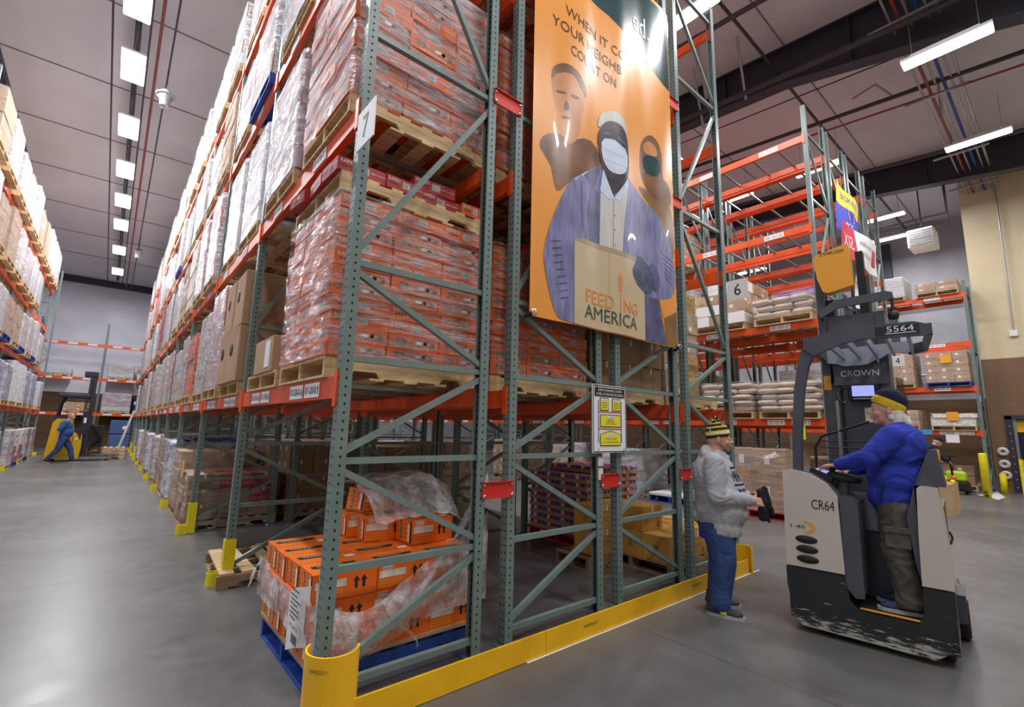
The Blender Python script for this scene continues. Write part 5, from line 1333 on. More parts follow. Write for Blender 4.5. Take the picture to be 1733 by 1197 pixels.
# ------------------------------------------------------------------ load capacity sign
t = thing('capacity_sign', 'white and yellow safe working loads sign fixed below the banner', 'sign', (3.215, 2.715, 1.335))
W_, H_ = .475, .60
mb = MB(); mb.box(0, 0, 0, W_, .012, H_, 'paper'); mb.box(.006, -.002, .006, W_-.006, 0, .014, 'ink'); mb.box(.006, -.002, H_-.014, W_-.006, 0, H_-.006, 'ink'); mb.box(.006, -.002, .006, .013, 0, H_-.006, 'ink'); mb.box(W_-.013, -.002, .006, W_-.006, 0, H_-.006, 'ink')
mb.build('board', t)
mb = MB(); Y_ = -.003
mb.box(.025, Y_, .495, W_-.025, -.001, .575, 'ink'); text(mb, 'SAFE WORKING LOADS', (W_/2, Y_-.001, .552), .34, .022, 'paper'); text(mb, 'STEEL STORAGE RACKING', (W_/2, Y_-.001, .517), .38, .022, 'paper')
for x in (.07, .395): mb.box(x, Y_, .09, x+.008, -.001, .46, 'bluewood')
for z in (.355, .205): mb.box(.078, Y_, z, .395, -.001, z+.008, 'signred')
def yb(x0, z0, x1, z1, lines, house=False):
    e = .006
    P = [(x0, z0), (x1, z0), (x1, z1-(.03 if house else 0)), ((x0+x1)/2, z1), (x0, z1-(.03 if house else 0))]
    mb.quad([(a, Y_-.001, b) for a, b in P], 'ink'); cx, cz = (x0+x1)/2, (z0+z1)/2
    mb.quad([(cx+(a-cx)*(1-e*2.2/(x1-x0)), Y_-.002, cz+(b-cz)*(1-e*2.2/(z1-z0))) for a, b in P], 'signyellow')
    n = len(lines)
    for i, (s, w_) in enumerate(lines):
        z = z1-(.03 if house else .012)-(z1-z0-.03-(.02 if house else 0))*(i+.5)/n
        if i == 0: mb.box(cx-w_/2-.008, Y_-.003, z-.013, cx+w_/2+.008, Y_-.0025, z+.013, 'paper')
        text(mb, s, (cx, Y_-.004, z), w_, .013, 'ink')
yb(.095, .37, .215, .485, [('5,750', .06), ('CAPACITY', .075), ('PER PALLET', .085), ('POSITION', .07)])
yb(.265, .37, .385, .485, [('5,750', .06), ('CAPACITY', .075), ('PER PALLET', .085), ('POSITION', .07)])
yb(.095, .225, .385, .335, [('11,500', .09), ('CAPACITY', .10), ('PER LEVEL', .10), ('(PAIR OF BEAMS)', .16)])
yb(.095, .06, .385, .195, [('57,500', .09), ('TOTAL BAY LOAD', .17), ('AT 72 BEAM SPACING', .22)], True)
mb.build('printed_sign_face', t)
mb = MB()
for (x, z) in ((.05, .59), (.42, .59), (.06, .01), (.42, .01)): mb.tube([(x, -.006, z-.02), (x+.02, .0, z+.03), (x+.04, .02, z+.02)], .0025, 'ink', 5)
mb.build('cable_tie', t)
t = thing('paper_tag', 'small white and grey labels stuck on the post below the capacity sign', 'label', (3.33, 2.752, 1.1))
MB().box(0, 0, .12, .065, .004, .2, 'paper').box(0, 0, .0, .065, .004, .10, 'cream').build('tag_sheet', t)

# ------------------------------------------------------------------ numbered aisle flags
def flag(x, y, z, s, label):
    t = thing('aisle_flag', label, 'sign', (x, y, z))
    MB().box(-.004, -.26, -.13, .004, 0, .13, 'paper').build('flag_board', t)
    mb = MB(); text(mb, s, (-.006, -.13, 0), .085, .15, 'ink', (0, -1, 0)); text(mb, s, (.006, -.13, 0), .085, .15, 'ink', (0, 1, 0)); mb.build('numeral', t)
flag(1.0, 2.77, 3.36, '7', 'white flag with the numeral seven on the left corner post')
flag(5.95, 2.755, 3.35, '6', 'white flag with the numeral six on the right corner post')
flag(14.55, 2.80, 3.37, '4', 'white flag with the numeral four beyond the forklift guard')

# ------------------------------------------------------------------ cloth banners tied to the end of the tall block
M_('flag_yellow', (.85, .66, .02), .7); M_('flag_blue', (.04, .06, .50), .7); M_('flag_red', (.60, .02, .05), .7); M_('flag_white', (.80, .78, .78), .7)
HY = [2.66, 2.54, 2.66, 2.62]
def hung(label, pts, bands, words):
    """pts: four corners (x,z) tl,tr,br,bl; bands: (v0,v1 or u0,u1,k) """
    y = HY.pop(0); t = thing('cloth_banner', label, 'banner', (0, 0, 0), 0, 'cloth banners on the end of the tall block')
    (ax, az), (bx, bz), (cx, cz), (dx, dz) = pts
    def P(u, v, o=0):
        x = (ax*(1-u)+bx*u)*(1-v)+(dx*(1-u)+cx*u)*v; z = (az*(1-u)+bz*u)*(1-v)+(dz*(1-u)+cz*u)*v
        return Vector((x, y+.04*math.sin(u*7+v*2)-o, z-.03*math.sin(math.pi*u)))
    mb = MB()
    for (u0, u1, v0, v1, k) in bands:
        n = 8; vs = [P(u0+(u1-u0)*i/n, v0+(v1-v0)*j/n, 0) for j in range(n+1) for i in range(n+1)]
        mb.add(vs, [(j*(n+1)+i, (j+1)*(n+1)+i, (j+1)*(n+1)+i+1, j*(n+1)+i+1) for j in range(n) for i in range(n)], k, True)
    mb.build('cloth', t)
    mb = MB()
    for (s, u, v, wd, h, k, mir) in words:
        if s == '#':
            mb.quad([P(u-wd/2, v-h/2, .004), P(u-wd/2, v+h/2, .004), P(u+wd/2, v+h/2, .004), P(u+wd/2, v-h/2, .004)], k); continue
        vs, fs = text_geo(s); mb.add([P(u+q[0]*wd*(-1 if mir else 1), v-q[1]*h, .008) for q in vs], fs, k)
    mb.build('printed_marks', t)
XP = lambda x: x
hung('yellow and blue cloth banner hanging high on the end of the tall block', [(10.85, 6.77), (12.37, 6.62), (12.20, 5.75), (10.70, 5.63)],
     [(0, 1, 0, .42, 'flag_yellow'), (0, 1, .42, 1, 'flag_blue')], [('YOUR MOVE', .5, .2, .6, .15, 'flag_blue', True), ('#', .52, .52, .30, .34, 'flag_red', 0), ('#', .52, .52, .25, .26, 'flag_white', 0), ('MM', .52, .52, .2, .2, 'flag_blue', True), ('MAZON', .5, .82, .6, .14, 'flag_white', True)])
hung('red and white cloth banner below the yellow and blue one', [(10.5, 5.74), (13.07, 5.87), (12.85, 5.08), (10.42, 4.99)],
     [(0, .33, 0, 1, 'flag_red'), (.33, 1, 0, 1, 'flag_white')], [('SIX', .16, .5, .2, .4, 'flag_white', True), ('#', .88, .5, .14, .5, 'flag_red', 0), ('Incredible', .58, .3, .34, .16, 'grey_print', True), ('Possibilities', .58, .6, .34, .16, 'grey_print', True)])
hung('white cloth banner with a red edge hanging in the middle of the end', [(11.6, 4.92), (12.75, 4.88), (12.72, 4.18), (11.5, 4.15)],
     [(0, .78, 0, 1, 'flag_white'), (.78, 1, 0, 1, 'flag_red')], [('SPORTS', .3, .3, .45, .2, 'flag_red', True), ('MAVERICKS', .42, .65, .5, .12, 'flag_red', True)])
hung('lowest white cloth banner with a red edge behind the forklift guard', [(11.5, 4.05), (12.7, 4.03), (12.73, 3.42), (11.45, 3.34)],
     [(0, .8, 0, 1, 'flag_white'), (.8, 1, 0, 1, 'flag_red')], [('HUSKERS', .4, .4, .5, .25, 'flag_red', True)])
mb = MB()
for i in range(5): mb.tube([(12.5+i*.12, 2.6, 3.3), (12.55+i*.12, 2.55, 2.2), (12.45+i*.13, 2.6, 1.3)], .03, 'flag_red' if i % 2 else 'flag_white', 6)
o = mb.build('ribbon_bundle'); tag(o, 'bundle of hanging red and white ribbons behind the forklift mast', 'ribbons')
mb = MB()
for i in range(9): mb.tube([(13.9+i*.09, 2.62, .0), (13.9+i*.09, 2.62, 2.9)], .006, 'ink', 4)
for i in range(23): mb.tube([(13.9, 2.62, .05+i*.13), (14.65, 2.62, .05+i*.13)], .006, 'ink', 4)
o = mb.build('wire_grid'); tag(o, 'black wire grid panel on the end of the tall block', 'wire grid')
o = MB().box(9.535, 3.15, 1.45, 9.545, 3.28, 1.70, 'lime').build('green_tag'); tag(o, 'small bright green sheet below the lowest beam beside the forklift', 'sheet')
# ------------------------------------------------------------------ stand up reach truck beside the racks
def scuffed():
    m = mat('scuffed_black_steel', (.018, .02, .026), .45); nt = m.node_tree; b = nt.nodes['Principled BSDF']; L = nt.links.new
    tc = nd(nt, 'TexCoord'); mp = nd(nt, 'Mapping'); mp.inputs['Scale'].default_value = (2.2, 2.2, 16); L(tc.outputs['Object'], mp.inputs[0])
    n = nd(nt, 'TexNoise'); n.inputs['Scale'].default_value = 3.2; n.inputs['Detail'].default_value = 9; n.inputs['Roughness'].default_value = .75; L(mp.outputs[0], n.inputs['Vector'])
    sx = nd(nt, 'SeparateXYZ'); L(tc.outputs['Object'], sx.inputs[0])
    low = nd(nt, 'MapRange'); low.inputs[1].default_value = .22; low.inputs[2].default_value = .05; low.inputs[3].default_value = .0; low.inputs[4].default_value = .16; L(sx.outputs[2], low.inputs[0])
    a = mth(nt, 'ADD', n.outputs[0], low.outputs[0])
    cr = nd(nt, 'MapRange'); cr.inputs[1].default_value = .625; cr.inputs[2].default_value = .645; L(a, cr.inputs[0])
    mx = nd(nt, 'MixRGB'); L(cr.outputs[0], mx.inputs[0]); mx.inputs[1].default_value = (.018, .02, .026, 1); mx.inputs[2].default_value = (.45, .45, .40, 1)
    L(mx.outputs[0], b.inputs['Base Color']); return m
MT['scuffed'] = scuffed()
TR = thing('reach_truck', 'beige and charcoal stand up reach truck with the driver aboard', 'forklift', (4.37, 1.60, 0), R(-83))
def solid(name, poly, v0, v1, k, bev=.015, parent=None, label=None, seg=2):
    mb = MB(); mb.prism(poly, v0, v1, k, 'y', smooth=False); o = mb.build(name, parent or TR, label=label)
    md = o.modifiers.new('bevel', 'BEVEL'); md.width = bev; md.segments = seg; md.limit_method = 'ANGLE'; md.angle_limit = R(35); return o
sk = [(-.055, .48), (-.055, .34), (-.015, .11), (.03, .05), (.82, .04), (.90, .10), (.955, .34), (.955, .50), (.79, .50), (.785, .32), (.75, .25), (.41, .25), (.36, .31), (.345, .48)]
solid('skirt', sk, 0, .03, 'scuffed', .008, label='scuffed black lower skirt')
MB().box(-.05, .03, .09, .95, .55, .24, 'scuffed').box(-.05, .03, .24, .345, .55, .47, 'scuffed').box(.79, .03, .24, .95, .5, .50, 'scuffed').build('floor_frame', TR)
solid('left_cover', [(-.05, .49), (-.035, 1.24), (.05, 1.245), (.16, 1.22), (.27, 1.15), (.335, 1.06), (.345, .49)], -.012, .44, 'fork_beige', .035, label='beige left power unit cover', seg=4)
solid('right_cover', [(.79, .51), (.80, .85), (.815, 1.17), (.835, 1.19), (.93, 1.185), (.96, .51)], -.012, .42, 'fork_beige', .025, label='beige right cover', seg=3)
solid('inner_column', [(.345, .40), (.345, 1.05), (.39, 1.08), (.44, 1.05), (.46, .98), (.455, .34), (.40, .33)], .0, .30, 'fork_grey', .03, seg=3)
solid('dash', [(-.03, 1.235), (.05, 1.25), (.17, 1.225), (.28, 1.155), (.36, 1.06), (.46, 1.05), (.46, 1.0), (-.03, 1.0)], .03, .50, 'fork_grey', .02, label='charcoal dash top')
MB().box(.34, .50, .25, .80, .56, 1.0, 'fork_grey').box(.0, .44, .24, .94, 1.0, 1.02, 'fork_grey').build('battery_housing', TR)
MB().box(.42, .40, .78, .80, .50, 1.02, 'fork_greylight').build('knee_pad', TR)
solid('backrest', [(.72, 1.02), (.80, 1.02), (.99, 1.18), (.99, 1.50), (.95, 1.52), (.86, 1.30), (.80, .95), (.76, .55), (.79, .52), (.80, .9)][:0] or [(.79, .52), (.77, .62), (.74, .95), (.80, 1.18), (.90, 1.44), (.945, 1.45), (.975, 1.19), (.80, 1.19), (.80, .52)], .03, .36, 'fork_grey', .012)
MB().box(.938, .05, 1.20, .955, .34, 1.44, 'yellow').build('backrest_trim', TR, label='yellow edge strip')
MB().box(.36, .02, .245, .785, .50, .262, 'rubber').build('floor_mat', TR)
MB().box(.42, .005, .262, .76, .035, .268, 'fork_orange').build('edge_strip', TR, label='orange warning strip on the step')
# lettering and vents on the left cover
mb = MB(); v = -.0145
text(mb, 'CR64', (.235, v, .985), .155, .075, 'ink'); text(mb, '1-40', (.05, v, .80), .10, .028, 'ink')
sw = []
for i in range(9):
    a = R(80-160*i/8); sw.append((.09+.085*math.cos(a), .80+.048*math.sin(a)))
for i in range(8, -1, -1):
    a = R(80-160*i/8); sw.append((.075+.075*math.cos(a), .80+.036*math.sin(a)))
mb.quad([(a, v, b) for a, b in sw], 'fork_orange'); mb.build('cover_lettering', TR)
for i in range(3):
    T = Matrix.Translation((.105, v+.001, .705-.075*i)) @ Matrix.Rotation(R(90), 4, 'X') @ Matrix.Diagonal((1, .40, 1, 1))
    MB().lathe([(.001, .004), (.070, .004), (.078, 0)], 'ink', 24, T).build('vent', TR, label='oval black vent')
# control pod, wheel, joystick
MB().prism([(0, 0), (.16, -.02), (.16, .02), (0, .05)], 0, .17, 'rubber', 'y').build('control_pod', TR, (.14, .08, 1.22), (0, R(14), 0))
MB().box(.02, .04, .035, .10, .12, .05, 'screen').build('pod_display', TR, (.15, .08, 1.215), (0, R(14), 0))
mb = MB(); mb.lathe([(.001, 0), (.10, 0), (.12, .02), (.12, .045), (.09, .06), (.02, .065), (.001, .065)], 'rubber', 28); mb.lathe([(.05, 0), (.04, -.22), (.06, -.26)], 'fork_grey', 18)
mb.build('steering_wheel', TR, (.36, .18, 1.17), (0, R(8), 0))
MB().lathe([(.001, 0), (.016, .0), (.024, .02), (.024, .05), (.001, .06)], 'rubber', 14).build('steering_knob', TR, (.29, .16, 1.235))
MB().lathe([(.001, 0), (.035, 0), (.045, .03), (.03, .05), (.001, .055)], 'fork_orange', 16).build('control_knob', TR, (.56, .30, 1.16), (R(70), 0, 0), label='round orange knob')
MB().tube([(.56, .36, 1.0), (.56, .32, 1.14)], .02, 'rubber').build('control_lever', TR)
# wire load screen behind the dash
mb = MB()
for z in (1.30, 1.36, 1.42, 1.48): mb.tube([(.12, .75, z), (.48, .75, z)], .006, 'ink', 5)
mb.tube([(.08, .70, 1.1), (.08, .72, 1.42), (.13, .74, 1.52), (.50, .75, 1.66)], .012, 'ink', 8); mb.tube([(.27, .75, 1.02), (.27, .75, 1.85)], .018, 'galv', 8)
mb.build('wire_basket', TR, label='black wire basket')
# overhead guard
pl = []
mb = MB()
path = [((.035, 1.20), (.095, 1.20)), ((.05, 1.55), (.115, 1.55)), ((.085, 1.9), (.155, 1.9)), ((.125, 2.12), (.20, 2.10)), ((.165, 2.26), (.25, 2.20))]
poly = [a for a, b in path]+[b for a, b in path[::-1]]
solid('guard_post', poly, .02, .10, 'fork_grey', .01)
solid('guard_rear_plate', [(.17, 2.25), (.24, 2.34), (.55, 2.385), (.90, 2.385), (.99, 2.35), (1.0, 2.28), (.94, 2.275), (.60, 2.285), (.45, 2.265), (.25, 2.18)], .0, .05, 'fork_grey', .01)
MB().box(.67, -.004, 2.295, .93, 0, 2.365, 'ink').build('number_plate', TR)
mb = MB(); text(mb, '5564', (.82, -.006, 2.338), .16, .045, 'paper'); mb.box(.73, -.006, 2.302, .91, -.005, 2.307, 'paper'); mb.build('number_lettering', TR)
mb = MB()
mb.bar((.20, .03, 2.30), (.16, 1.05, 2.30), .05, .09, 'fork_grey'); mb.bar((.985, .03, 2.32), (.93, .9, 2.32), .03, .09, 'fork_grey'); mb.bar((.93, .9, 2.32), (.82, 1.06, 2.32), .03, .09, 'fork_grey')
mb.build('guard_side_rail', TR)
for i, u in enumerate((.34, .47, .60, .73, .86)): MB().bar((u, .04, 2.30), (u-.02, 1.0, 2.30), .02, .07, 'fork_greylight').build('guard_rib', TR)
fp = [(.14, 2.27), (.14, 2.36), (.84, 2.40), (.86, 2.33), (.80, 2.28), (.74, 2.30), (.66, 2.29), (.60, 2.25), (.56, 2.24), (.50, 2.205), (.44, 2.20), (.38, 2.20), (.32, 2.20), (.26, 2.225), (.20, 2.235)]
solid('guard_front_plate', fp, 1.0, 1.04, 'fork_greylight', .006, label='lighter scalloped front plate')
# mast
for u in (.12, .585): 
    mb = MB(); mb.prism([(0, 0), (.075, 0), (.075, .04), (.03, .04), (.03, .13), (.075, .13), (.075, .17), (0, .17)] if u < .3 else [(.075, 0), (0, 0), (0, .04), (.045, .04), (.045, .13), (0, .13), (0, .17), (.075, .17)], .08, 3.22 if u < .3 else 2.72, 'fork_grey', 'z'); mb.build('mast_channel', TR, (u, 1.08, 0))
for u, zt_ in ((.20, 2.9), (.475, 3.36)):
    MB().box(0, 0, .1, .06, .12, zt_, 'rubber').build('inner_mast_channel', TR, (u, 1.11, 0))
MB().box(.19, 1.09, .3, .59, 1.16, 2.05, 'fork_grey').build('mast_shield', TR)
MB().box(.20, 1.08, 2.35, .58, 1.15, 2.72, 'fork_grey').box(.22, 1.05, 2.02, .64, 1.10, 2.22, 'fork_grey').build('mast_crossmember', TR)
mb = MB(); text(mb, 'CROWN', (.43, 1.045, 2.13), .30, .06, 'cream'); mb.build('maker_lettering', TR)
solid('mast_cover', [(.135, 3.33), (.16, 3.36), (.41, 3.42), (.445, 3.39), (.455, 2.99), (.24, 2.945), (.20, 2.965), (.16, 3.1)], .98, 1.10, 'fork_orange', .02, label='orange mast cover')
mb = MB(); text(mb, 'crown.com', (.30, .977, 3.355), .20, .035, 'ink'); mb.build('cover_lettering', TR)
solid('camera_bracket', [(.15, 2.74), (.30, 2.85), (.70, 2.87), (.745, 2.85), (.75, 2.79), (.68, 2.79), (.32, 2.77), (.17, 2.68)], .92, .96, 'fork_grey', .01)
MB().bar((.16, .94, 2.72), (.16, 1.1, 2.72), .03, .05, 'fork_grey').build('bracket_arm', TR)
MB().tube([(.735, .94, 2.80), (.735, .94, 2.66)], .012, 'ink').lathe([(.001, -.05), (.035, -.04), (.045, 0), (.03, .035), (.001, .04)], 'ink', 14, Matrix.Translation((.735, .94, 2.64))).build('round_camera', TR)
MB().box(.13, 1.075, 1.98, .19, 1.08, 2.12, 'fork_orange').build('maker_badge', TR)
mb = MB(); mb.bbox(-.12, 0, 0, .12, .06, .165, 'rubber', .012); mb.build('display_housing', TR, (.45, 1.0, 1.86), (0, 0, R(3)))
MB().box(-.085, -.004, .045, .085, 0, .145, 'screen').build('display_screen', TR, (.45, 1.0, 1.86), (0, 0, R(3)), label='glowing blue screen')
mb = MB()
for i in range(8): mb.box(-.075+i*.02, -.004, .018, -.062+i*.02, 0, .028, 'cream')
mb.build('display_buttons', TR, (.45, 1.0, 1.86), (0, 0, R(3)))
MB().box(.44, 1.08, 1.66, .53, 1.085, 1.80, 'cream').build('instruction_sticker', TR)
mb = MB()
for i in range(4): mb.tube([(.30+.06*math.cos(a), 1.07, 1.93+.08*math.sin(a)) for a in [R(60+30*k) for k in range(8)]], .006, 'galv', 5) if i == 0 else None
mb.tube([(.27+i*.03, 1.07, 1.2) for i in (0,)]+[(.27, 1.07, 2.2)], .01, 'ink', 6); mb.tube([(.55, 1.12, .6), (.55, 1.12, 3.1)], .02, 'pipe_dark', 8); mb.build('hose', TR)
# legs, forks and wheels
for u in (.02, .82):
    MB().bbox(u, .95, .04, u+.13, 2.15, .16, 'fork_grey', .01).build('base_leg', TR)
    MB().lathe([(.001, 0), (.06, 0), (.07, .01), (.07, .09), (.06, .10), (.001, .10)], 'rubber', 20, Matrix.Translation((u+.015, 2.0, .07)) @ Matrix.Rotation(R(90), 4, 'Y')).build('load_wheel', TR)
for u in (.25, .60):
    MB().box(0, 0, 0, .11, .9, .04, 'rubber').box(0, 0, 0, .11, .05, .7, 'rubber').build('fork', TR, (u, 1.32, .22))
MB().box(.2, 1.27, .25, .76, 1.31, .8, 'rubber').build('fork_carriage', TR)
MB().lathe([(.001, 0), (.14, 0), (.16, .02), (.16, .10), (.14, .12), (.001, .12)], 'rubber', 28, Matrix.Translation((.08, .25, .16)) @ Matrix.Rotation(R(90), 4, 'Y')).build('drive_wheel', TR)
MB().lathe([(.001, 0), (.10, 0), (.12, .015), (.12, .07), (.10, .085), (.001, .085)], 'rubber', 26, Matrix.Translation((.84, .22, .12)) @ Matrix.Rotation(R(90), 4, 'Y')).build('caster_wheel', TR)
MB().lathe([(.001, 0), (.13, 0), (.15, .02), (.15, .09), (.13, .11), (.001, .11)], 'rubber', 26, Matrix.Translation((.90, .78, .15)) @ Matrix.Rotation(R(90), 4, 'Y')).box(.88, .58, .16, 1.0, .98, .36, 'fork_grey').build('outrigger_wheel', TR)
MB().tube([(.962, .10, .80), (.975, .12, .84), (.962, .12, .88)], .008, 'ink', 6).build('latch', TR)

# ------------------------------------------------------------------ distant yellow forklift in the left aisle
M_('fork_yellow', (.68, .40, .005), .4); M_('fork_black', (.02, .018, .035), .5)
YT = thing('yellow_forklift', 'yellow and black stand up forklift far down the left aisle', 'forklift', (-1.60, 23.7, 0)); YT.scale = (.86, 1, .95)
def ys(name, poly, v0, v1, k, bev=.04, label=None): return solid(name, poly, v0, v1, k, bev, YT, label)
ys('body', [(0, .10), (.02, .5), (.10, 1.45), (.22, 1.60), (.70, 1.58), (.80, .9), (.80, .10)], 0, 1.0, 'fork_yellow')
ys('hood_top', [(.10, 1.5), (.12, 1.64), (.25, 1.72), (.70, 1.66), (.70, 1.56), (.2, 1.56)], .05, .95, 'fork_black', .03)
ys('front_cover', [(.78, .10), (.78, 1.25), (.95, 1.22), (1.08, 1.0), (1.10, .5), (1.06, .12)], .0, 1.0, 'fork_yellow')
ys('side_trim', [(.80, 1.30), (.96, 1.24), (1.06, 1.05), (1.03, .8), (.93, 1.05), (.80, 1.15)], -.02, .02, 'fork_black', .005)
MB().box(.02, -.006, .28, .78, 0, .30, 'lime').box(.86, -.006, .8, .94, 0, .88, 'paper').build('side_sticker', YT)
MB().tube([(.18, .1, 1.6), (.24, .1, 2.2), (.34, .1, 2.42), (.42, .1, 2.45)], .045, 'fork_black', 8).tube([(.18, .9, 1.6), (.24, .9, 2.2), (.34, .9, 2.42), (.42, .9, 2.45)], .045, 'fork_black', 8).build('guard_post', YT)
MB().bbox(.12, 0, 2.42, 1.15, 1.0, 2.56, 'fork_black', .02).build('overhead_guard', YT)
MB().box(1.05, .1, .05, 1.15, .25, 3.3, 'fork_black').box(1.05, .75, .05, 1.15, .9, 3.3, 'fork_black').box(1.16, .12, .05, 1.28, .88, 3.25, 'fork_black').box(.85, .1, 3.28, 1.30, .9, 3.46, 'fork_black').box(1.0, .05, 1.0, 1.2, .95, 2.4, 'fork_black').build('mast', YT)
mb = MB(); text(mb, 'Yale', (1.10, .03, 2.05), .36, .11, 'fork_yellow', (0, 0, 1), (-1, 0, 0)); mb.box(1.06, .03, 1.45, 1.14, .04, 1.65, 'paper'); mb.build('mast_lettering', YT)
MB().box(1.3, .1, .5, 1.75, .9, 1.35, 'rubber').tube([(1.35, .1, .5), (1.7, .0, .9), (1.35, .0, 1.4)], .04, 'ink').build('reach_carriage', YT)
for v_ in (0, .86): MB().box(1.05, v_, .06, 2.1, v_+.14, .16, 'galv').build('base_leg', YT)
for u in (.25, 1.98): MB().lathe([(.001, 0), (.09, 0), (.10, .01), (.10, .09), (.09, .10), (.001, .10)], 'rubber', 18, Matrix.Translation((u, .12, .10)) @ Matrix.Rotation(R(90), 4, 'X')).build('wheel', YT)
MB().box(1.6, .2, .2, 2.4, .32, .24, 'galv').box(1.6, .7, .2, 2.4, .82, .24, 'galv').build('fork', YT)
# green powered pallet jack in the recess
t = thing('pallet_jack', 'black and lime green powered pallet jack parked in the recess', 'pallet jack', (18.2, 2.1, 0))
MB().bbox(0, 0, .08, .55, .6, .34, 'rubber', .05).build('battery_box', t)
MB().bbox(.05, .05, .34, .45, .5, .62, 'lime', .06).build('lime_cover', t, label='lime green motor cover')
MB().tube([(.05, .3, .4), (-.1, .3, .8), (-.15, .3, 1.05)], .025, 'rubber').tube([(-.15, .15, 1.05), (-.15, .45, 1.05)], .02, 'rubber').build('tiller', t)
MB().box(.5, .05, .06, 1.6, .2, .12, 'rubber').box(.5, .4, .06, 1.6, .55, .12, 'rubber').build('fork', t)
for y in (.1, .5): MB().lathe([(.001, 0), (.08, 0), (.08, .06), (.001, .06)], 'rubber', 16, Matrix.Translation((.2, y, .08)) @ Matrix.Rotation(R(90), 4, 'X')).build('wheel', t)
# ------------------------------------------------------------------ people
def head_prims(c, Rm):
    c = Vector(c); P = lambda *a: tuple(c+Rm @ Vector(a))
    E = lambda a, r: ('e', P(*a), r, Rm)
    C = lambda a, ra, b, rb: ('c', P(*a), ra, P(*b), rb)
    out = [E((-.004, 0, .022), (.100, .077, .103)), E((.028, 0, -.048), (.060, .056, .066)), E((.066, 0, -.088), (.026, .030, .022)),
           C((.088, 0, .022), .010, (.114, 0, -.016), .0125), E((.076, 0, .040), (.022, .052, .013)), E((.082, 0, -.046), (.022, .030, .020)),
           E((.103, 0, -.048), (.008, .024, .0055)), E((.100, 0, -.062), (.008, .021, .006)), E((-.03, 0, .0), (.075, .070, .09))]
    for s in (-1, 1):
        out += [E((.104, s*.012, -.022), (.011, .009, .008)), E((.062, s*.040, -.026), (.030, .022, .028)), E((-.004, s*.079, -.008), (.020, .009, .030)), E((-.004, s*.083, .012), (.014, .007, .012))]
    return out
def hand_prims(W, d, n, th, curl=.9):
    """W wrist, d pointing along the palm, n the way the fingers curl, th towards the thumb"""
    W = Vector(W); d = Vector(d).normalized(); n = Vector(n); n = (n-d*n.dot(d)).normalized(); s = d.cross(n); th = s if s.dot(Vector(th)) > 0 else -s
    out = [('c', W-d*.03, .026, W+d*.01, .026)]
    for t_ in (-.03, -.010, .010, .03): out.append(('c', W+d*.012+th*t_*.7, .015, W+d*.082+th*t_, .0125))
    for t_, L_, cu in ((-.031, .058, 1.15), (-.0105, .070, 1.05), (.0105, .075, 1.0), (.031, .066, .92)):
        p = W+d*.085+th*t_; a = .25*curl; r = .0093
        for f_, da in ((.45, .55), (.32, .6), (.25, .4)):
            q = p+(d*math.cos(a)+n*math.sin(a))*L_*f_; out.append(('c', p, r, q, r*.93)); p = q; a += da*curl*cu; r *= .94
    p = W+d*.022+th*.030; q = p+(d*.55+th*.6+n*.35).normalized()*.045; out.append(('c', p, .014, q, .0115)); out.append(('c', q, .0115, q+(d*.85+th*.05+n*.5).normalized()*.032, .0095))
    return out
def eyes(parent, c, Rm):
    c = Vector(c)
    for s in (-1, 1):
        mb = MB(); ellipsoid(mb, c+Rm @ Vector((.080, s*.032, .016)), (.0115, .012, .0085), 'white', Rm, 12, 8); ellipsoid(mb, c+Rm @ Vector((.0885, s*.034, .016)), (.0045, .0052, .0052), 'eye', Rm, 10, 6)
        mb.build('eye', parent)
def beanie(parent, c, Rm, prof, ks, pom=None, tilt=-12, k0='knit_black'):
    T = Matrix.Translation(c) @ Rm.to_4x4() @ Matrix.Translation((-.012, 0, .05)) @ Matrix.Rotation(R(tilt), 4, 'Y') @ Matrix.Diagonal((1.16, .93, 1, 1))
    mb = MB(); mb.lathe(prof, k0, 32, T, ks=ks); o = mb.build('beanie', parent)
    if pom:
        pm = MB()
        rnd = random.Random(4); top = T @ Vector((0, 0, prof[-1][1]+.02))
        for i in range(70):
            v = Vector((rnd.gauss(0, 1), rnd.gauss(0, 1), rnd.gauss(0, 1))).normalized()
            pm.tube([top, top+v*.040], [.008, .003], ('knit_black', 'knit_yellow', 'hair_grey')[i % 3], 4)
        pm.build('pompom', parent)
    return o, T
def shoe(parent, p, ang, k, accent=None, pitch=0):
    Rz = Matrix.Rotation(ang, 3, 'Z') @ Matrix.Rotation(pitch, 3, 'Y'); p = Vector(p); P = lambda *a: tuple(p+Rz @ Vector(a))
    b = blob('shoe', [('c', P(-.06, 0, .055), .042, P(.02, 0, .052), .043), ('c', P(.02, 0, .05), .042, P(.15, .0, .036), .032), ('e', P(.13, 0, .036), (.065, .046, .026), Rz), ('c', P(-.05, 0, .08), .042, P(-.045, 0, .12), .044)], k, parent, .008, 4)
    mb = MB(); pts = []
    for i in range(20):
        a = 2*math.pi*i/20; x = .055+.155*math.cos(a); y = (.050 if math.cos(a) > -.2 else .042)*math.sin(a)
        pts.append((x, y))
    T = Matrix.Translation(p) @ Rz.to_4x4(); mb.prism(pts, .0, .026, 'sole', 'z', T); mb.build('sole', b)
    m_ = MB()
    for i in range(4): m_.bar(P(.035+.022*i, -.026, .093-.009*i), P(.035+.022*i, .026, .093-.009*i), .008, .006, 'sole' if not accent else 'ink')
    if accent: m_.bar(P(.02, -.046, .045), P(.07, -.048, .04), .008, .022, accent)
    m_.build('laces', b)
    return b

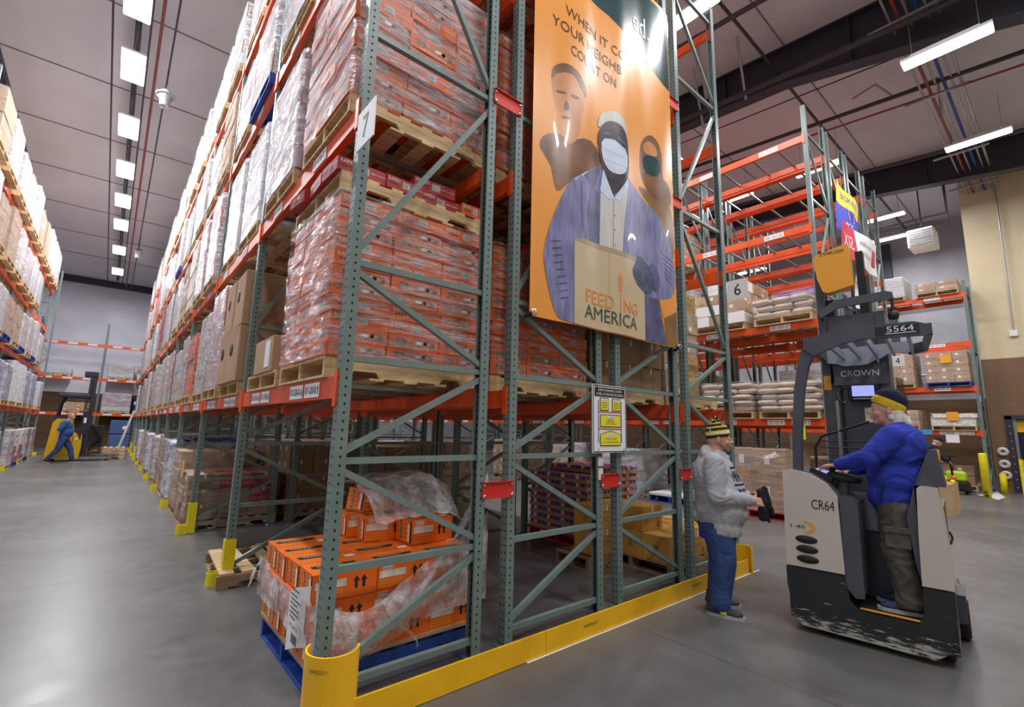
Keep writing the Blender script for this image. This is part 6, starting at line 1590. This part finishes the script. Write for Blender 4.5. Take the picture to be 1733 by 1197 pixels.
# --- man in the grey hoodie, facing the truck
A = -58
HM = thing('person', 'person in grey hoodie and striped beanie standing by the racks holding black gloves', 'person', (4.26, 2.17, 0), R(A))
hc = (.045, 0, 1.475); Rh = Matrix.Rotation(R(4), 3, 'Y') @ Matrix.Rotation(R(-6), 3, 'Z')
prim = head_prims(hc, Rh)+[('c', (.02, 0, 1.40), .060, (-.02, 0, 1.30), .068), ('e', (0, 0, 1.15), (.16, .21, .20)), ('e', (.04, 0, .95), (.20, .20, .22)), ('c', (0, .08, .82), .11, (.02, .10, .45), .07), ('c', (0, -.08, .82), .11, (.02, -.10, .45), .07),
        ('c', (.02, .10, .45), .07, (-.02, .11, .09), .045), ('c', (.02, -.10, .45), .07, (-.02, -.11, .09), .045)]
arms = []
for s in (1, -1):
    sh, el, wr = (-.02, s*.20, 1.27), (-.02, s*.27, 1.00), (.285, s*.085+.0, .955+(.02 if s > 0 else 0))
    arms.append((sh, el, wr)); prim += [('c', sh, .055, el, .045), ('c', el, .042, wr, .030)]
    prim += hand_prims(wr, (.75, -s*.35, -.1), (0, -s*.8, -.4), (.1, 0, 1), 1.1)
body = blob('body', prim, 'skin', HM, .0065, 2)
eyes(HM, hc, Rh)
bd = blob('beard', [('e', tuple(Vector(hc)+Rh @ Vector((.060, 0, -.082))), (.040, .046, .030), Rh), ('c', tuple(Vector(hc)+Rh @ Vector((.02, .055, -.045))), .018, tuple(Vector(hc)+Rh @ Vector((.07, .03, -.085))), .018), ('c', tuple(Vector(hc)+Rh @ Vector((.02, -.055, -.045))), .018, tuple(Vector(hc)+Rh @ Vector((.07, -.03, -.085))), .018)], 'beard', HM, .007, 2)
hp = [('e', (-.01, 0, 1.14), (.185, .235, .22)), ('e', (.035, 0, .98), (.215, .245, .26)), ('e', (.03, 0, .86), (.215, .24, .22)), ('c', (.02, .10, .72), .125, (.02, -.10, .72), .125), ('c', (.06, .07, .70), .13, (.06, -.07, .70), .13), ('c', (-.01, .12, 1.28), .075, (-.01, -.12, 1.28), .075),
      ('c', (-.10, 0, 1.27), .05, (-.075, 0, 1.345), .048), ('c', (-.085, .06, 1.34), .036, (.02, .08, 1.33), .032), ('c', (-.085, -.06, 1.34), .036, (.02, -.08, 1.33), .032), ('c', (.02, .08, 1.35), .034, (.085, .02, 1.32), .032), ('c', (.02, -.08, 1.35), .034, (.085, -.02, 1.32), .032), ('c', (-.07, 0, 1.365), .05, (-.05, 0, 1.37), .05), ('e', (.01, 0, 1.31), (.12, .12, .06)), ('e', (.20, 0, .84), (.06, .14, .08))]
for sh, el, wr in arms:
    w2 = tuple(Vector(el)+(Vector(wr)-Vector(el))*.92); md_ = tuple(Vector(el)+(Vector(wr)-Vector(el))*.45)
    hp += [('c', sh, .088, el, .076), ('c', el, .076, md_, .066), ('c', md_, .066, w2, .048)]
hood = blob('hoodie', hp, 'hoodie_grey', HM, .010, 12, .003, cut=.655, fold=.007)
from mathutils.bvhtree import BVHTree
def patch(obj, rows, k, name, label, off=.003):
    """print laid on cloth: rows of (angle, z) cells, angle 0 = forward, negative = right side"""
    me = obj.data; bv = BVHTree.FromPolygons([v.co.copy() for v in me.vertices], [tuple(p.vertices) for p in me.polygons])
    mb = MB()
    for (a0, a1, z0, z1) in rows:
        n = max(1, int((a1-a0)/.06)); vs = []; ok = True
        for z in (z0, z1):
            for i in range(n+1):
                a = a0+(a1-a0)*i/n; d = Vector((math.cos(a), math.sin(a), 0)); h = bv.ray_cast(Vector((0, 0, z))+d*.6, -d)
                if h[0] is None: ok = False; break
                vs.append(tuple(h[0]+d*off))
            if not ok: break
        if ok: mb.add(vs, [(i, i+1, n+2+i, n+1+i) for i in range(n)], k, True)
    return mb.build(name, obj, label=label)
rows = [(-.95, .25, 1.222, 1.240), (-.95, .25, 1.085, 1.10)]
for i in range(8): rows.append((-.92+i*.14, -.92+i*.14+.05+.035*(i % 2), 1.12, 1.205))
for i in range(8): rows.append((-.90+i*.14, -.90+i*.14+.10, 1.165-.02*(i % 2), 1.175))
for i in range(7): rows.append((-.85+i*.15, -.85+i*.15+.09, 1.035, 1.06))
patch(hood, rows, 'navy', 'chest_print', 'navy block print on the chest')
jp = [('e', (.0, 0, .72), (.165, .19, .13))]
for s in (1, -1):
    jp += [('c', (.0, s*.09, .72), .13, (.03, s*.105, .44), .105), ('c', (.03, s*.105, .44), .105, (-.01, s*.11, .16), .088), ('c', (-.01, s*.11, .16), .088, (-.01, s*.11, .10), .088)]
blob('jeans', jp, 'jeans', HM, .011, 5, .004, cut=.055, fold=.004)
MB().prism([(.0+.155*math.cos(2*math.pi*i/24), .185*math.sin(2*math.pi*i/24)) for i in range(24)], .615, .67, 'hoodie_blue', 'z', smooth=True).build('undershirt', HM, label='blue shirt hem showing below the hoodie')
shoe(HM, (-.02, .12, 0), R(10), 'shoe_grey', 'lime'); shoe(HM, (-.03, -.115, 0), R(-14), 'shoe_grey', 'lime')
pr = [(.090, -.035), (.093, -.012), (.092, .000), (.091, .014), (.089, .026), (.085, .040), (.080, .052), (.074, .064), (.064, .078), (.050, .090), (.030, .099), (.002, .103)]
_, T = beanie(HM, hc, Rh, pr, ['knit_black', 'knit_yellow', 'knit_white', 'knit_yellow', 'knit_black', 'knit_black', 'knit_yellow', 'knit_black', 'knit_black', 'knit_yellow', 'knit_black'], True)
mb = MB(); text(mb, 'A', (0, 0, 0), .022, .03, 'knit_white'); mb.build('hat_letter', HM, tuple(T @ Vector((-.048, -.081, .040))), (R(-10), 0, R(-35)))
mb = MB(); text(mb, '10', (0, 0, 0), .03, .024, 'knit_white'); mb.build('hat_letter', HM, tuple(T @ Vector((.052, -.062, .068))), (R(-25), 0, R(35)))
GLV = thing('work_gloves', 'pair of black knit work gloves held in the man\'s hands', 'gloves', (4.26, 2.17, 0), R(A))
gp = [('c', (.36, -.01, 1.03), .030, (.38, -.02, .95), .034), ('c', (.38, -.02, .95), .038, (.37, -.03, .88), .036)]
for i in range(4): gp.append(('c', (.37+.02*i-.03, -.03-.012*i, .88), .013, (.34+.022*i, -.035-.014*i, .80-.01*(i % 2)), .011))
blob('glove', gp, 'knit_black', GLV, .008, 2, .003)
gp = [('c', (.40, .02, 1.05), .028, (.41, .01, .97), .032), ('c', (.41, .01, .97), .034, (.42, 0, .90), .032)]
for i in range(4): gp.append(('c', (.41+.012*i, 0-.016*i+.02, .90), .012, (.42+.01*i, -.02*i+.02, .83), .010))
blob('glove', gp, 'knit_black', GLV, .008, 2, .003)

# --- driver standing in the truck, facing left across the picture
B_ = 100
FZ = .268
DR = thing('person', 'person in blue sweatshirt and yellow banded beanie driving the reach truck', 'person', (4.68, .965, FZ), R(B_))
hc = (-.005, 0, 1.465); Rh = Matrix.Rotation(R(-2), 3, 'Y') @ Matrix.Rotation(R(10), 3, 'Z')
prim = head_prims(hc, Rh)+[('c', (-.02, 0, 1.40), .055, (-.05, 0, 1.30), .065), ('e', (-.03, 0, 1.14), (.13, .18, .20)), ('e', (-.01, 0, .93), (.14, .16, .18)), ('c', (-.02, .08, .82), .10, (-.01, .09, .45), .065), ('c', (-.02, -.08, .82), .10, (-.01, -.09, .45), .065),
        ('c', (-.01, .09, .45), .065, (-.06, .09, .09), .045), ('c', (-.01, -.09, .45), .065, (-.05, -.09, .09), .045)]
arms = [((-.03, .19, 1.27), (.12, .23, 1.10), (.335, .12, 1.03)), ((-.03, -.19, 1.27), (.10, -.24, 1.03), (.28, -.16, .98))]
for (sh, el, wr), s in zip(arms, (1, -1)):
    prim += [('c', sh, .05, el, .042), ('c', el, .040, wr, .028)]; prim += hand_prims(wr, (.9, -s*.25, -.15), (.1, 0, -1), (0, -s, 0), .9)
blob('body', prim, 'skin_pale', DR, .0065, 2); eyes(DR, hc, Rh)
Q = lambda *a: tuple(Vector(hc)+Rh @ Vector(a))
blob('hair', [('e', Q(-.045, 0, -.01), (.065, .078, .075), Rh), ('c', Q(-.06, .05, -.05), .035, Q(-.05, .06, -.12), .030), ('c', Q(-.06, -.05, -.05), .035, Q(-.05, -.06, -.12), .030), ('c', Q(-.09, 0, -.05), .040, Q(-.115, 0, -.09), .042), ('c', Q(.0, .066, .0), .016, Q(-.01, .07, -.06), .016), ('c', Q(-.02, .04, -.13), .03, Q(.03, .07, -.15), .02)], 'hair_white', DR, .008, 3, .004)
sp_ = [('e', (-.045, 0, 1.16), (.165, .205, .20)), ('e', (-.02, 0, .95), (.18, .21, .20)), ('e', (.0, 0, .82), (.17, .20, .16)), ('c', (.0, .08, .74), .105, (.0, -.08, .74), .105), ('c', (-.04, .12, 1.29), .068, (-.04, -.12, 1.29), .068), ('c', (-.075, .05, 1.35), .035, (-.075, -.05, 1.35), .035), ('c', (-.06, .06, 1.345), .03, (.03, .055, 1.31), .028), ('c', (-.06, -.06, 1.345), .03, (.03, -.055, 1.31), .028), ('e', (-.10, 0, 1.22), (.12, .18, .14))]
for sh, el, wr in arms:
    w2 = tuple(Vector(el)+(Vector(wr)-Vector(el))*.93); sp_ += [('c', sh, .082, el, .070), ('c', el, .070, w2, .044)]
sw_ = blob('sweatshirt', sp_, 'hoodie_blue', DR, .010, 10, .003, cut=.69, fold=.008)
MB().tube([(.05, .20, .90), (.09, .19, .78)], .006, 'navy', 6).build('pocket_seam', sw_)
cp = [('e', (-.01, 0, .74), (.145, .165, .12))]
for s in (1, -1):
    cp += [('c', (-.01, s*.085, .74), .118, (.015, s*.095, .44), .098), ('c', (.015, s*.095, .44), .098, (-.03, s*.095, .16), .085), ('c', (-.03, s*.095, .16), .085, (-.03, s*.095, .09), .09)]
cg = blob('cargo_trousers', cp, 'cargo', DR, .011, 4, .004, cut=.045, fold=.010)
MB().bbox(-.075, -.012, -.07, .075, .018, .07, 'cargo', .006).bbox(-.08, .012, .035, .08, .03, .08, 'cargo', .005).build('cargo_pocket', cg, (.0, .178, .53), (R(4), 0, 0))
shoe(DR, (-.045, .10, 0), R(6), 'shoe_navy'); shoe(DR, (-.03, -.10, 0), R(-4), 'shoe_navy')
pr = [(.090, -.030), (.097, -.012), (.098, .008), (.097, .026), (.091, .032), (.093, .047), (.091, .066), (.083, .086), (.068, .104), (.047, .117), (.023, .124), (.002, .126)]
_, T = beanie(DR, hc, Rh, pr, ['knit_yellow']*3+['knit_yellow']+['navy']*7, None, -27)
mb = MB(); text(mb, 'BOYS', (0, 0, 0), .045, .02, 'navy'); mb.build('hat_letter', DR, tuple(T @ Vector((.072, .062, .01))), (R(80), 0, R(138)))

# --- walking man by the yellow forklift
WK = thing('person', 'person in blue work shirt and jeans walking past the yellow forklift', 'person', (-1.12, 23.05, 0), R(0))
hc = (.10, 0, 1.60); Rh = Matrix.Rotation(R(8), 3, 'Y')
lf, rf = (.30, .1, .10), (-.32, -.1, .13)
prim = head_prims(hc, Rh)+[('c', (.08, 0, 1.52), .055, (.0, 0, 1.42), .065), ('e', (0, 0, 1.25), (.15, .20, .22)), ('c', (0, .09, .88), .10, (.20, .1, .48), .065), ('c', (.20, .1, .48), .065, lf, .045), ('c', (0, -.09, .88), .10, (-.10, -.1, .47), .065), ('c', (-.10, -.1, .47), .065, rf, .045)]
arms = [((.0, .20, 1.38), (.06, .27, 1.10), (.25, .22, .92)), ((.0, -.20, 1.38), (-.14, -.26, 1.12), (-.16, -.26, .86))]
for (sh, el, wr), s in zip(arms, (1, -1)): prim += [('c', sh, .055, el, .045), ('c', el, .042, wr, .030)]+hand_prims(wr, (.1, 0, -1), (1, 0, 0), (1, 0, 0), .8)
blob('body', prim, 'skin', WK, .009, 2)
blob('hair', [('e', tuple(Vector(hc)+Vector((-.03, 0, .045))), (.092, .082, .085))], 'hair_grey', WK, .01, 2)
sp_ = [('e', (0, 0, 1.26), (.18, .23, .22)), ('e', (.03, 0, 1.05), (.21, .21, .22)), ('c', (0, .12, 1.39), .07, (0, -.12, 1.39), .07)]
for sh, el, wr in arms: sp_ += [('c', sh, .085, tuple(Vector(sh)+(Vector(el)-Vector(sh))*.9), .078)]
MT['shirt_blue'] = mat('shirt_blue', (.03, .09, .25), .9, noise=(9, .2))
blob('work_shirt', sp_, 'shirt_blue', WK, .014, 5, .006)
blob('jeans', [('e', (0, 0, .90), (.165, .18, .14)), ('c', (0, .09, .85), .12, (.20, .1, .48), .09), ('c', (.20, .1, .48), .088, (.29, .1, .14), .07), ('c', (0, -.09, .85), .12, (-.10, -.1, .47), .09), ('c', (-.10, -.1, .47), .088, (-.31, -.1, .17), .07)], 'jeans', WK, .014, 4, .006)
shoe(WK, (.32, .1, 0), 0, 'knit_black'); shoe(WK, (-.34, -.1, .02), 0, 'knit_black', pitch=R(18))

# --- stooping worker in the recess
ST = thing('person', 'person in dark clothes stooping in the recess behind the driver', 'person', (17.9, 2.95, 0), R(-60))
hc = (.38, 0, 1.42); Rh = Matrix.Rotation(R(35), 3, 'Y')
prim = head_prims(hc, Rh)+[('c', (.32, 0, 1.36), .055, (.22, 0, 1.28), .065), ('e', (.12, 0, 1.15), (.16, .2, .22)), ('c', (0, .09, .86), .10, (.05, .1, .47), .065), ('c', (.05, .1, .47), .065, (-.02, .1, .09), .045), ('c', (0, -.09, .86), .10, (.05, -.1, .47), .065), ('c', (.05, -.1, .47), .065, (-.02, -.1, .09), .045)]
arms = [((.2, .2, 1.26), (.3, .25, 1.0), (.48, .2, .9)), ((.2, -.2, 1.26), (.3, -.25, 1.0), (.5, -.2, .9))]
for (sh, el, wr), s in zip(arms, (1, -1)): prim += [('c', sh, .055, el, .045), ('c', el, .042, wr, .030)]+hand_prims(wr, (.6, 0, -.8), (.5, 0, -.8), (0, -s, 0), .8)
blob('body', prim, 'skin', ST, .01, 2)
blob('jacket', [('e', (.13, 0, 1.18), (.19, .23, .22), Matrix.Rotation(R(25), 3, 'Y')), ('e', (.03, 0, .98), (.19, .21, .2)), ('c', (.19, .12, 1.27), .075, (.19, -.12, 1.27), .075)]+[x for sh, el, wr in arms for x in (('c', sh, .085, el, .07), ('c', el, .07, tuple(Vector(el)+(Vector(wr)-Vector(el))*.9), .045))], 'navy', ST, .015, 5, .006)
blob('trousers', [('e', (0, 0, .88), (.16, .18, .13))]+[x for s in (1, -1) for x in (('c', (0, s*.09, .84), .115, (.05, s*.1, .47), .088), ('c', (.05, s*.1, .47), .086, (-.02, s*.1, .13), .075))], 'knit_black', ST, .015, 4)
beanie(ST, hc, Rh, [(.092, -.02), (.095, .02), (.088, .06), (.06, .09), (.002, .105)], ['knit_black']*4)
shoe(ST, (0, .1, 0), 0, 'knit_black'); shoe(ST, (0, -.1, 0), 0, 'knit_black')
bpy.data.scenes.remove(WORK)
